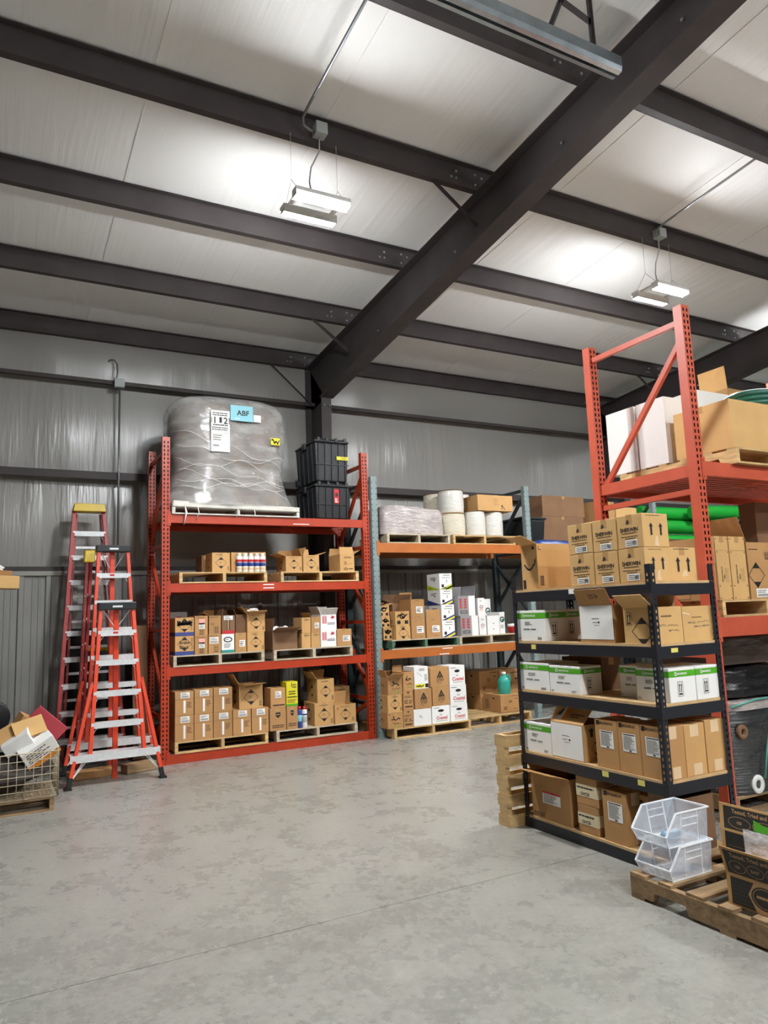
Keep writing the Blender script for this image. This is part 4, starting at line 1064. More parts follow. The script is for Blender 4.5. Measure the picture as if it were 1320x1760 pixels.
        k.scribble(w * .3, h * .4, w * .5, h * .7, 'box_grey', n=9, t=.006)
    elif style == 'citgo':
        tri_logo(k, w * .52, h * .63, h * .21); k.text('CITGO', w * .53, h * .36, h * .13, 'ink', maxw=w * .40); k.micro(w * .3, h * .22, w * .75, h * .27, 1, 'ink_soft'); k.micro(w * .4, h * .14, w * .65, h * .18, 1, 'ink_soft')
        q.micro(d * .1, h * .8, d * .25, h * .9, 2, 'ink')
    elif style == 'whiteyel':
        k.rect(w * .04, h * .05, w * .72, h * .22, 'ink_yellow'); k.scribble(w * .1, h * .08, w * .65, h * .18, 'ink', 1, n=9, t=.014); k.rect(w * .76, h * .05, w * .98, h * .22, 'ink'); k.micro(w * .72, h * .35, w * .95, h * .65, 5, 'ink_grey'); k.ring([(w * .2, h * .75), (w * .55, h * .55)], .004, 'ink_grey', close=False); k.micro(w * .35, h * .8, w * .85, h * .92, 3, 'ink_grey')
    elif style == 'coastal':
        k.oval(w * .5, h * .72, w * .17, h * .075, 'ink'); k.rect(w * .36, h * .70, w * .64, h * .75, 'ink', 1); k.text('Coastal', w * .54, h * .32, h * .19, 'ink_red', maxw=w * .72); k.micro(w * .42, h * .45, w * .60, h * .54, 2, 'ink_grey'); k.micro(w * .22, h * .12, w * .85, h * .17, 1, 'ink_grey', fill=1); k.micro(w * .08, h * .86, w * .42, h * .92, 1, 'ink', fill=1)
    elif style in ('kraftwide', 'kraftmark'):
        k.micro(w * .55, h * .88, w * .95, h * .93, 1, 'ink', fill=1); k.oval(w * .5, h * .6, w * .08, h * .05, 'ink', t=.006); k.micro(w * .15, h * .15, w * .35, h * .35, 4, 'ink'); k.micro(w * .65, h * .15, w * .85, h * .22, 2, 'ink_soft'); k.micro(w * .75, h * .7, w * .9, h * .78, 1, 'ink')
        q.oval(d * .6, h * .78, d * .06, h * .05, 'ink'); q.micro(d * .1, h * .15, d * .4, h * .7, 9, 'ink_soft')
    elif style == 'cutprint':
        k.scribble(w * .15, h * .55, w * .85, h * .85, 'ink', n=9, t=.018); k.rect(w * .12, h * .12, w * .36, h * .36, 'ink'); k.rect(w * .66, h * .12, w * .9, h * .36, 'ink'); k.oval(w * .5, h * .66, w * .17, h * .15, 'ink', t=.014); q.micro(d * .2, h * .2, d * .8, h * .6, 4, 'ink_soft')
    elif style in ('oilblue', 'oillime'):
        c = 'ink_blue' if style == 'oilblue' else 'ink_lime'
        k.poly([(0, 0), (w, h * .36), (w, h * .02), (w * .9, 0)], c); k.poly([(0, h * .0), (w * .5, h * .18), (w * .5, h * .10), (0, -0)], 'ink', 1); k.poly([(w * .3, 0), (w, h * .26), (w, h * .14), (w * .6, 0)], 'ink_yellow' if style == 'oilblue' else 'ink', 1)
        k.rect(w * .15, h * .14, w * .34, h * .32, 'ink', 2); k.micro(w * .3, h * .84, w * .85, h * .92, 1, 'ink', fill=1); k.micro(w * .2, h * .7, w * .85, h * .77, 1, 'ink_grey', fill=1); k.rect(w * .55, h * .42, w * .60, h * .62, 'ink_grey')
        q.poly([(0, h * .34), (d, 0), (0, 0)], c); q.micro(d * .3, h * .6, d * .75, h * .8, 2, 'ink'); q.rect(d * .55, h * .5, d * .62, h * .62, 'ink'); q.micro(d * .1, h * .05, d * .5, h * .15, 1, 'ink', 1)
    elif style == 'silver':
        k.rect(w * .62, 0, w, h, 'paper', 0)
        for a in (.06, .34):
            for i in range(4): (k.oval(w * (a + .09), h * (.42 + .13 * i), w * .085, h * .058, 'ink_red'), k.micro(w * (a + .04), h * (.40 + .13 * i), w * (a + .14), h * (.44 + .13 * i), 1, 'silver_board', 1, fill=1))
        k.rect(w * .12, h * .12, w * .52, h * .26, 'ink'); k.micro(w * .16, h * .15, w * .48, h * .23, 2, 'paper', 1, fill=1)
        q.micro(d * .2, h * .2, d * .8, h * .8, 6, 'ink_grey')
    elif style == 'whitemark':
        k.oval(w * .5, h * .52, w * .22, h * .07, 'ink_red', t=.008); k.micro(w * .2, h * .3, w * .8, h * .42, 2, 'ink_pink'); k.micro(w * .3, h * .8, w * .7, h * .88, 2, 'ink_grey')
    elif style == 'greenmark':
        u = w * .5
        k.oval(u, h * .66, w * .34, w * .34, 'ink_teal', t=.016); k.oval(u + w * .05, h * .64, w * .2, w * .16, 'ink_teal'); k.micro(w * .15, h * .25, w * .8, h * .42, 3, 'ink_grey')
    elif style == 'whiteopen':
        k.poly([(w * .44, h * .30), (w * .56, h * .30), (w * .5, h * .24)], 'ink'); k.poly([(w * .44, h * .56), (w * .56, h * .56), (w * .5, h * .62)], 'ink')
    elif style == 'marks':
        for i in range(4): k.micro(w * .45, h * (.38 + .12 * i), w * .62, h * (.42 + .12 * i), 1, 'ink')
        k.ring([(w * .68, h * .1), (w * .68, h * .4), (w * .76, h * .1)], .012, 'ink', close=False)
    elif style == 'sherwin':
        tree_logo(q, d * .44, h * .74, h * .085)
        q.text('SHERWIN', d * .48, h * .555, h * .125, 'ink', maxw=d * .70)
        q.micro(d * .18, h * .43, d * .78, h * .47, 1, 'ink', fill=1); q.micro(d * .15, h * .33, d * .82, h * .37, 1, 'ink', fill=1); q.micro(d * .3, h * .27, d * .7, h * .31, 1, 'ink', fill=1)
        sq.sticker(d * .30, h * .05, d * .78, h * .25, rows=3, bar=False); sq.barcode(d * .6, h * .08, d * .75, h * .21, 'ink', 2)
        for c in (.33, .70): k.uparrow(w * c, h * .35, h * .72, w * .16, 'ink')
        k.micro(w * .15, h * .92, w * .7, h * .95, 1, 'ink', fill=1); s.poly([(w * .42, h * .05), (w * .60, h * .02), (w * .56, h * .34), (w * .47, h * .30)], 'tape_light')
    elif style == 'sherwinend':
        for c in (.33, .70): k.uparrow(w * c, h * .28, h * .72, w * .16, 'ink')
        k.micro(w * .2, h * .93, w * .75, h * .97, 1, 'ink', fill=1); s.poly([(w * .42, h * .12), (w * .68, h * .16), (w * .6, h * .34), (w * .5, h * .30)], 'tape_light')
    elif style == 'smile':
        n = 12; pts = [(d * (.18 + .62 * i / n), h * (.60 - .16 * math.sin(math.pi * (i + 1) / (n + 2)))) for i in range(n + 1)]
        q.ring(pts, .014, 'ink', close=False); q.poly([(d * .80, h * .62), (d * .92, h * .70), (d * .86, h * .50)], 'ink'); q.rect(d * .06, h * .02, d * .22, h * .22, 'ink'); q.rect(d * .70, h * .88, d * .85, h * .95, 'ink')
        k.rect(w * .06, h * .08, w * .16, h * .29, 'ink'); k.micro(w * .07, h * .09, w * .15, h * .28, 8, 'ink_tan', 1, fill=1); k.ring([(w * .05, h * .96), (w * .05, h * .87), (w * .12, h * .87)], .005, 'ink', close=False); k.rect(0, h * .48, w, h * .483, 'ink_soft')
    elif style == 'magwhite':
        for kk, ww in ((q, d), (k, w)):
            kk.rect(0, h * .74, ww, h * .92, 'ink_green')
            kk.ring([(ww * .22, h * .79), (ww * .29, h * .79), (ww * .29, h * .87), (ww * .22, h * .87)], .006, 'ink_white', 1); kk.text('MAGNAFLUX', ww * .50, h * .83, h * .065, 'ink_white', 1, maxw=ww * .36)
        q.micro(d * .30, h * .52, d * .58, h * .64, 4, 'ink_grey'); q.barcode(d * .24, h * .36, d * .46, h * .42, 'ink', 1); q.micro(d * .5, h * .36, d * .68, h * .42, 1, 'ink', 1, fill=1); q.micro(d * .72, h * .05, d * .9, h * .14, 3, 'ink_soft'); q.micro(d * .05, h * .05, d * .15, h * .12, 2, 'ink_soft')
        k.arrows(w * .30, h * .18, w * .30 + h * .22, h * .60)
    elif style == 'whitesheet':
        sq.rect(d * .02, h * .09, d * .99, h * .99, 'paper', 1); sq.micro(d * .38, h * .62, d * .62, h * .66, 1, 'ink_grey', 2); sq.micro(d * .40, h * .52, d * .55, h * .56, 1, 'ink_grey', 2, fill=1); sq.oval(d * .58, h * .54, d * .025, d * .025, 'ink', 2, n=10); sq.micro(d * .44, h * .45, d * .6, h * .48, 1, 'ink_grey', 2, fill=1)
        F and F.text('4152', F.w * .55, F.h * .55, F.h * .28, 'ink_soft', rot=math.pi)
    elif style == 'whitesheetL':
        sq.rect(d * .0, h * .03, d * .97, h * .97, 'paper', 1); sq.micro(d * .35, h * .62, d * .6, h * .66, 1, 'ink_grey', 2); sq.micro(d * .36, h * .52, d * .52, h * .56, 1, 'ink_grey', 2, fill=1); sq.oval(d * .58, h * .54, d * .025, d * .025, 'ink', 2, n=10); sq.micro(d * .42, h * .45, d * .58, h * .48, 1, 'ink_grey', 2, fill=1)
        k.diamond(w * .4, h * .35, h * .22); k.uparrow(w * .25, h * .66, h * .9, w * .2)
        if F: F.rect(F.w * .04, F.h * .15, F.w * .28, F.h * .9, 'paper', 1); F.rect(F.w * .09, F.h * .4, F.w * .2, F.h * .8, 'ink_grey', 2); F.rect(F.w * .28, F.h * .15, F.w * .42, F.h * .9, 'ink_orange', 1); F.micro(F.w * .5, F.h * .3, F.w * .9, F.h * .6, 2, 'ink_soft')
    elif style == 'handwritten':
        k.micro(w * .3, h * .66, w * .75, h * .70, 1, 'ink_soft'); [k.scribble(w * a, h * b, w * c, h * (b + .07), 'ink_grey', n=22, t=.0025) for a, b, c in ((.14, .50, .40), (.46, .51, .85), (.34, .38, .56), (.60, .39, .86))]
        s.poly([(w * .0, h * .8), (w * .25, h * .74), (w * .26, h * .78), (w * .0, h * .85)], 'tape_light')
    elif style == 'magtall':
        q.ring([(d * .10, h * .90), (d * .20, h * .90), (d * .20, h * .96), (d * .10, h * .96)], .008, 'ink'); q.ring([(d * .10, h * .90), (d * .20, h * .96)], .006, 'ink', close=False); q.text('MAGNAFLUX', d * .53, h * .93, h * .055, 'ink', maxw=d * .58)
        sq.rect(d * .22, h * .42, d * .82, h * .78, 'paper', 1); sq.micro(d * .26, h * .46, d * .78, h * .73, 13, 'ink_grey', 2); sq.rect(d * .26, h * .745, d * .78, h * .765, 'ink', 2); sq.rect(d * .5, h * .43, d * .6, h * .455, 'ink', 2)
        s.rect(w * .22, h * .76, w * .62, h * .995, 'tape_light', 0); s.rect(w * .30, h * .02, w * .70, h * .24, 'tape_light', 0)
    elif style == 'taped':
        s.rect(w * .28, h * .76, w * .70, h * .995, 'tape_light', 0); s.rect(w * .33, h * .02, w * .75, h * .24, 'tape_light', 0)
    elif style == 'openbig':
        sq.rect(d * .30, h * .36, d * .76, h * .62, 'paper', 1); sq.rect(d * .30, h * .58, d * .76, h * .62, 'ink_red', 2); sq.micro(d * .33, h * .38, d * .73, h * .57, 7, 'ink_grey', 2); q.micro(d * .05, h * .04, d * .45, h * .14, 2, 'ink_soft')
    elif style == 'echo':
        for kk, ww in ((sq, d), (s, w)):
            kk.rect(0, h * .30, ww, h * .72, 'paper_cream', 0)
        sq.text('ECHO', d * .42, h * .40, h * .12, 'ink', 1, rot=math.pi, maxw=d * .5); sq.micro(d * .05, h * .55, d * .85, h * .66, 1, 'ink', 1, fill=1); s.text('ECHO', w * .35, h * .48, h * .12, 'ink', 1, rot=math.pi)
    elif style == 'maglow':
        q.ring([(d * .08, h * .72), (d * .22, h * .72), (d * .22, h * .88), (d * .08, h * .88)], .01, 'ink'); q.text('MAGNAFLUX', d * .62, h * .80, h * .13, 'ink', maxw=d * .7)
    elif style in ('extleft', 'extside'):
        if style == 'extleft':
            k.text('EXTINGUISHER', w * .34, h * .40, w * .085, 'ink', rot=-math.pi / 2, sx=1.0, maxw=h * .36); k.text('FIRE', w * .50, h * .36, w * .085, 'ink', rot=-math.pi / 2)
            for i in range(4): k.micro(w * (.58 + .07 * i), h * .28, w * (.61 + .07 * i), h * .50, 14, 'ink_soft')
            k.rect(w * .05, h * .775, w * .95, h * .779, 'ink_soft')
            for a, b in ((.08, .96), (.92, .96), (.08, .75), (.92, .75), (.1, .22), (.9, .22), (.1, .03), (.9, .03)): k.rect(w * a - .006, h * b - .004, w * a + .006, h * b + .004, 'ink')
        q.ring([(d * .1, h * .03), (d * .55, h * .03), (d * .55, h * .58), (d * .1, h * .58)], .004, 'ink'); q.oval(d * .4, h * .72, d * .05, h * .04, 'ink', t=.005)
        k.ring([(w * .35, h * .03), (w * .9, h * .03), (w * .9, h * .58), (w * .35, h * .58)], .004, 'ink') if style == 'extside' else None
        for i in range(4): q.micro(d * (.2 + .08 * i), h * .1, d * (.23 + .08 * i), h * .5, 6, 'ink')

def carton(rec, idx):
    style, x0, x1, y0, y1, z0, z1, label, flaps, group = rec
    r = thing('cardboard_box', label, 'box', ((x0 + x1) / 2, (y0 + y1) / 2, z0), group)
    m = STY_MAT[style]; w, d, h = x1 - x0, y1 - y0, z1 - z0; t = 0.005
    b = MB()
    white = m in ('white_board', 'silver_board', 'grey_board', 'yellow_board')
    if flaps:
        b.box(x0, x1, y0, y1, z0, z0 + t)
        b.box(x0, x1, y0, y0 + t, z0 + t, z1); b.box(x0, x1, y1 - t, y1, z0 + t, z1); b.box(x0, x0 + t, y0 + t, y1 - t, z0 + t, z1); b.box(x1 - t, x1, y0 + t, y1 - t, z0 + t, z1)
        b.build('body', m, r)
    else:
        b.box(x0, x1, y0, y1, z0, z1)
        b.build('body', m, r, bevel=0.004)
        if not white or style == 'plainwhite':
            xm = (x0 + x1) / 2
            tp = MB()
            if style in ('sherwin', 'plaintan', 'kraftwide', 'kraftmark', 'marks'):
                ym = (y0 + y1) / 2
                tp.box(x0, x1, ym - .025, ym + .025, z1, z1 + .0006); tp.box(x0 - .0006, x0, ym - .025, ym + .025, z1 - min(.06, h * .3), z1)
            else:
                tp.box(xm - .025, xm + .025, y0, y1, z1, z1 + .0006); tp.box(xm - .025, xm + .025, y0 - .0006, y0, z1 - min(.05, h * .25), z1)
            if style != 'plainwhite': tp.build('tape', 'tape', r)
    F = 0; FI = None
    inner = 'kraft' if white else m
    L = min(w, d) / 2 * (1.0 if style not in ('smile',) else 1.6)
    for key, ang in (flaps or {}).items():
        a = math.radians(ang); c, s_ = math.cos(a), math.sin(a)
        inw = {'f': (0, 1, 0), 'b': (0, -1, 0), 'l': (1, 0, 0), 'r': (-1, 0, 0)}[key]
        hinge = {'f': ((x0, y0, z1), (x1, y0, z1)), 'b': ((x0, y1, z1), (x1, y1, z1)), 'l': ((x0, y1, z1), (x0, y0, z1)), 'r': ((x1, y0, z1), (x1, y1, z1))}[key]
        vec = Vector(inw) * c + Vector((0, 0, 1)) * s_
        nrm = (Vector((0, 0, 1)) * c - Vector(inw) * s_)
        p, q_ = Vector(hinge[0]), Vector(hinge[1]); tp = (q_ - p).normalized() * 0.008
        fb = MB(); k0 = vec * 0.0005
        fb.hexa([p + k0, q_ + k0, q_ + vec * L - tp, p + vec * L + tp], [v - nrm * 0.004 for v in (p + k0, q_ + k0, q_ + vec * L - tp, p + vec * L + tp)])
        fb.build('flap', m if not (white and ang > 150) else inner, r)
        if style in ('whitesheet', 'whitesheetL') and key == 'l':
            FI = Ink((p, (q_ - p).normalized(), vec, nrm, (q_ - p).length, L))
    k, q, s, sq = Ink(face_f(x0, x1, y0, y1, z0, z1)), Ink(face_l(x0, x1, y0, y1, z0, z1)), Ink(face_f(x0, x1, y0, y1, z0, z1)), Ink(face_l(x0, x1, y0, y1, z0, z1))
    if style == 'barcode': F = 1 if 'torn' in label else 0
    if style == 'diamondblue': F = 1 if 'smeared' in label else 0
    if style == 'arrows': F = 1 if 'open top' in label else 0
    if FI: F = FI
    sty(style, k, q, s, sq, w, h, d, F)
    k.build('print', r); q.build('print', r); s.build('label', r); sq.build('label', r)
    if FI: FI.build('print', r)
    return r
for i, rec in enumerate(BOXES): carton(rec, i)

# ================================================================== ladders
def lerp(a, b, t): return Vector(a) + (Vector(b) - Vector(a)) * t
def tripod(tl, tr, bl, br, fl, fr_, kneeL, kneeR, pole_t, pole_b, zs, zbot, botx, label):
    r = thing('tripod_ladder', label, 'ladder', ((bl[0] + br[0]) / 2, bl[1], 0), 'orange tripod ladders')
    H = tl[2]
    for a, b in ((tl, bl), (tr, br)):
        m = MB(); m.bar(a, b, .038, .065, upv=(0, -1, 0)); m.build('rail', 'fibre_orange', r, bevel=.003)
    for a, b in ((kneeL, fl), (kneeR, fr_)):
        m = MB(); e = lerp(a, b, .90); m.bar(a, e, .034, .06, upv=(0, -1, 0)); fl_o = m.build('flared_leg', 'fibre_orange', r, bevel=.003)
        m = MB(); m.bar(lerp(a, b, .89), b, .04, .07, upv=(0, -1, 0)); m.box(b[0] - .035, b[0] + .035, b[1] - .045, b[1] + .045, 0, .018); m.build('rubber_foot', 'black_rubber', fl_o)
    m = MB(); m.box(tl[0] - .03, tr[0] + .03, tl[1] - .06, tl[1] + .09, H - .02, H + .06); cap_o = m.build('top_cap', 'black_plastic', r, bevel=.008)
    m = MB(); cx = (tl[0] + tr[0]) / 2; m.box(cx - .05, cx + .05, tl[1] - .0615, tl[1] - .06, H + .005, H + .025); m.build('cap_plate', 'alu', cap_o)
    m = MB(); m.bar(pole_t, pole_b, .05, .05, upv=(0, -1, 0)); m.build('rear_pole', 'fibre_orange', r)
    for i, z in enumerate(zs):
        t = (H - z) / (H - bl[2]); L, R = lerp(tl, bl, t), lerp(tr, br, t)
        s = MB(); s.box(L.x - .012, R.x + .012, L.y - .036, L.y + .058, z - .002, z + .004); s.box(L.x - .012, R.x + .012, L.y - .036, L.y - .030, z - .052, z - .002); s.box(L.x + .012, R.x - .012, L.y + .052, L.y + .058, z - .03, z - .002)
        st_o = s.build('step', 'alu', r)
        k = MB()
        for p, sg in ((L, 1), (R, -1)): k.bar((p.x + sg * .012, p.y - .005, z - .10), (p.x + sg * .075, p.y - .005, z - .01), .012, .006)
        k.build('step_brace', 'alu', st_o)
        if i == 0:
            q = Ink(((L.x, L.y - .036, z - .036), (1, 0, 0), (0, 0, 1), (0, -1, 0), R.x - L.x, .034)); q.rect(q.w * .38, .006, q.w * .52, .028, 'ink_red'); q.build('label', r, 'small red label')
            k = MB(); k.bar((L.x + .04, L.y + .03, H - .02), (cx, pole_t[1], z + .02), .008, .008); k.bar((R.x - .04, L.y + .03, H - .02), (cx, pole_t[1], z + .02), .008, .008); k.build('spreader', 'alu', r)
    z = zbot; t = (H - z) / (H - bl[2]); y = lerp(tl, bl, min(t, 1)).y
    s = MB(); s.box(botx[0], botx[1], y - .05, y + .14, z - .002, z + .005); s.box(botx[0], botx[1], y - .05, y - .044, z - .068, z - .002); s.build('bottom_step', 'alu', r)
    for p, b, sg in ((kneeL, fl, 1), (kneeR, fr_, -1)):
        k = MB()
        for dx in (.16, .20): k.bar((lerp(p, b, .80).x, b[1] + .02, .10), (botx[0] + dx if sg == 1 else botx[1] - dx, y, z - .01), .012, .012)
        k.build('foot_brace', 'alu', r)
    return r
tripod((1.045, 8.27, 1.765), (1.37, 8.27, 1.765), (.943, 8.10, .26), (1.473, 8.10, .26), (.742, 8.055, .0), (1.652, 8.055, .0), (.957, 8.17, .99), (1.455, 8.17, .99),
       (1.21, 8.33, 1.75), (1.223, 8.37, 0), (1.525, 1.222, .91, .605), .31, (.757, 1.628), 'orange six foot tripod ladder with black cap, nearest of the ladders')
tripod((1.115, 9.06, 2.455), (1.435, 9.06, 2.455), (.99, 8.86, .26), (1.56, 8.86, .26), (.765, 8.82, .0), (1.72, 8.82, .0), (.945, 8.90, .98), (1.58, 8.90, .98),
       (1.275, 9.14, 2.44), (1.275, 9.08, 0), (2.18, 1.865, 1.555, 1.245, .935, .625), .32, (.80, 1.68), 'taller orange tripod ladder with black cap directly behind the nearest one')
r = thing('step_ladder', 'tall red step ladder with yellow cap leaning on the back wall', 'ladder', (1.08, 9.4, 0))
TL, TR, BL, BR = (.905, 9.76, 3.03), (1.245, 9.76, 3.03), (.715, 9.32, 0.01), (1.475, 9.32, 0.01)
for a, b in ((TL, BL), (TR, BR)):
    m = MB(); m.bar(a, b, .045, .075, upv=(0, -1, 0)); m.build('rail', 'fibre_red', r, bevel=.003)
for a, b in (((.935, 9.83, 2.98), (.80, 9.41, .02)), ((1.215, 9.83, 2.98), (1.39, 9.41, .02))):
    m = MB(); m.bar(a, b, .024, .05, upv=(0, -1, 0)); m.build('rear_rail', 'fibre_red', r)
m = MB(); m.hexa([(.88, 9.66, 3.0), (1.27, 9.66, 3.0), (1.27, 9.87, 3.0), (.88, 9.87, 3.0)], [(.90, 9.67, 3.10), (1.25, 9.67, 3.10), (1.25, 9.86, 3.10), (.90, 9.86, 3.10)]); m.build('top_cap', 'yellow_plastic', r, bevel=.008)
k = Ink(((.885, 9.663, 3.0), (1, 0, 0), (0, .1, 1), (0, -1, .1), .38, .1)); k.micro(.05, .065, .12, .085, 1, 'ink'); k.micro(.24, .065, .33, .085, 1, 'ink'); k.oval(.15, .045, .03, .016, 'ink'); k.oval(.23, .045, .03, .016, 'ink'); k.rect(.12, .04, .27, .05, 'ink'); k.build('print', r)
for i in range(9):
    z = 2.745 - .305 * i
    if z < .2: break
    t = (3.03 - z) / 3.02; L, R = lerp(TL, BL, t), lerp(TR, BR, t)
    s = MB(); s.box(L.x, R.x, L.y - .04, L.y + .06, z - .002, z + .005); s.box(L.x, R.x, L.y - .04, L.y - .034, z - .055, z - .002)
    for p, sg in ((L, 1), (R, -1)): s.bar((p.x + sg * .01, p.y, z - .11), (p.x + sg * .08, p.y, z - .01), .012, .006)
    s.build('step', 'alu', r)
    if i > 0:
        s = MB(); s.box(L.x + .06, R.x - .06, L.y + .10, L.y + .125, z + .1, z + .13); s.build('rear_bar', 'alu', r)
r = thing('step_ladder', 'folded red ladder seen edge on with a yellow block cap between the taller ladders', 'ladder', (.96, 9.2, 0))
for dx, m_ in ((0, 'fibre_red'), (.045, 'fibre_red')):
    m = MB(); m.bar((.925 + dx, 9.16, .0), (1.03 + dx, 9.46, 2.36), .035, .085, upv=(0, -1, 0)); m.build('rail', m_, r, bevel=.003)
m = MB(); m.hexa([(.99, 9.38, 2.34), (1.11, 9.38, 2.34), (1.11, 9.53, 2.34), (.99, 9.53, 2.34)], [(1.0, 9.40, 2.49), (1.115, 9.40, 2.49), (1.115, 9.52, 2.49), (1.0, 9.52, 2.49)]); m.build('top_cap', 'yellow_plastic', r, bevel=.012)
for i in range(7):
    m = MB(); t = .1 + .12 * i; p = lerp((.925, 9.16, 0), (1.03, 9.46, 2.36), t); m.box(p.x + .02, p.x + .03, p.y - .05, p.y - .042, p.z, p.z + .03); m.lathe([(.008, -.05), (.008, -.045)], (p.x - .005, p.y, p.z), 8, axis='y'); m.build('rivet', 'alu', r)
def tilt(name, c, size, rot, m, label, cat, parts=None):
    r = lthing(name, label, cat, c, rot)
    a, b, h = [v / 2 for v in size]
    x = MB(); x.box(-a, a, -b, b, -h, h); x.build('body', m, r, bevel=min(.004, h * .4))
    if parts: parts(r, a, b, h)
    return r
def flat(name, c, size, rot, m, label, cat):
    a, b, h = [v / 2 for v in size]; x = MB(); x.box(-a, a, -b, b, -h, h)
    me_o = x.build(name, m, None, bevel=min(.003, h * .4)); me_o.location = c; 
    for v in me_o.data.vertices: v.co.z -= h
    me_o.rotation_euler = rot
    return tag(me_o, label, cat)
flat('leaning_board', (1.62, 9.22, .795), (.17, .018, 1.55), (-.10, 0, 0), 'kraft_dark', 'dark brown board leaning beside the orange red rack post', 'board')
flat('cardboard_sheet', (1.02, 8.60, .036), (.46, .22, .07), (0, 0, .12), 'kraft', 'flattened brown carton on the floor under the ladders', 'cardboard')
flat('wood_board', (1.50, 8.56, .05), (.34, .16, .09), (0, 0, .3), 'pallet_wood_old', 'old wooden board on the floor behind the ladder foot', 'board')

# ================================================================== wire basket with scrap
pallet(-.62, .565, 7.29, 8.0, 0.0, 'small old pallet under the wire basket at the left edge', 'pallet_wood_old', nb=5, h=.118)
r = thing('wire_basket', 'large wire mesh basket full of scrap cardboard at the left edge', 'basket', (-.05, 7.65, .119))
bx0, bx1, by0, by1, bz0, bz1 = -.66, .59, 7.28, 8.0, .126, .508
def grid(p0, du, dv, nu, nv, name='wire_panel'):
    m = MB(); p0, du, dv = Vector(p0), Vector(du), Vector(dv)
    for i in range(nu + 1):
        a = p0 + du * (i / nu); m.tube([a, a + dv], .0034 if 0 < i < nu else .006, 5)
    for j in range(nv + 1):
        a = p0 + dv * (j / nv); m.tube([a, a + du], .0034 if 0 < j < nv else .006, 5)
    m.build(name, 'wire_mesh', r)
grid((bx0, by0, bz0), (bx1 - bx0, 0, 0), (0, 0, bz1 - bz0), 19, 6)
grid((bx0, by1, bz0), (bx1 - bx0, 0, 0), (0, 0, bz1 - bz0), 19, 6)
grid((bx1, by0, bz0), (0, by1 - by0, 0), (0, 0, bz1 - bz0), 11, 6)
grid((bx0, by0, bz0), (0, by1 - by0, 0), (0, 0, bz1 - bz0), 11, 6)
grid((bx0, by0, bz0), (bx1 - bx0, 0, 0), (0, by1 - by0, 0), 19, 11, 'wire_floor')
crumple('scrap_heap', -.02, 7.63, .32, .54, .29, .17, 'junk_dark', seed=2, amp=.3, cat='scrap', label='dark heap of scrap filling the bottom of the wire basket')
def stripes(r, a, b, h):
    k = Ink(((-a, -b, -h), (1, 0, 0), (0, 0, 1), (0, -1, 0), 2 * a, 2 * h)); k.rect(0, 0, 2 * a, 2 * h * .25, 'ink_orange'); k.micro(a * .2, h * .6, a * 1.6, h * 1.7, 5, 'ink_soft'); k.build('print', r)
tilt('cardboard_box', (.44, 7.46, .50), (.30, .12, .20), (.45, -.55, .1), 'white_board', 'white carton with an orange edge tilted in the front of the wire basket', 'box', stripes)
tilt('cardboard_box', (.27, 7.50, .585), (.24, .16, .12), (.3, -.5, -.2), 'white_board', 'small white carton in the middle of the scrap in the wire basket', 'box')
flat('cardboard_sheet', (.36, 7.52, .70), (.26, .20, .012), (.75, -.25, .1), 'kraft_tan', 'tan cardboard sheet on top of the scrap in the wire basket', 'cardboard')
flat('cardboard_sheet', (.13, 7.55, .62), (.30, .18, .012), (.7, -.5, .1), 'kraft_light', 'tan cardboard flap at the left of the scrap in the wire basket', 'cardboard')
flat('folder_panel', (.52, 7.68, .70), (.34, .03, .16), (.2, .75, .15), 'red_card', 'faded red panel sticking out at the back of the wire basket', 'panel')
tilt('cardboard_box', (.36, 7.74, .70), (.22, .16, .14), (.2, .5, .3), 'kraft', 'brown carton leaning behind the red panel in the wire basket', 'box')
b = MB(); b.lathe([(.0, -.01), (.15, -.01), (.165, 0), (.165, .02), (.15, .03), (0, .03)], (0, 0, 0), 32, axis='y')
o = b.build('drum_lid', 'black_plastic'); o.location = (.045, 7.80, .615); o.rotation_euler = (.15, .0, .12); tag(o, 'round black drum lid standing in the basket at the left edge', 'lid')
# shelf beyond the left edge whose load overhangs into the picture
r = thing('wall_shelf', 'grey shelf against the back wall just outside the left edge', 'shelf', (-.6, 8.7, 0))
for x in (-1.2, -.05):
    for y in (8.42, 8.98):
        m = MB(); m.box(x - .02, x + .02, y - .02, y + .02, 0, 1.975); m.build('post', 'grey_green_paint', r)
m = MB(); m.box(-1.25, -.01, 8.38, 9.02, 1.975, 1.995); m.build('shelf_board', 'board_wood', r)
tilt('cardboard_box', (.06, 8.55, 2.065), (.40, .26, .13), (0, .03, .1), 'kraft_tan', 'torn tan carton overhanging the shelf at the left edge', 'box')
tilt('cardboard_box', (-.02, 8.58, 2.165), (.44, .24, .065), (.05, .06, -.1), 'kraft', 'flat brown carton lying on the torn one at the left edge', 'box')
crumple('packing_paper', .02, 8.50, 2.22, .10, .08, .04, 'paper', seed=9, cat='paper', label='white paper scrap on the overhanging cartons at the left edge')

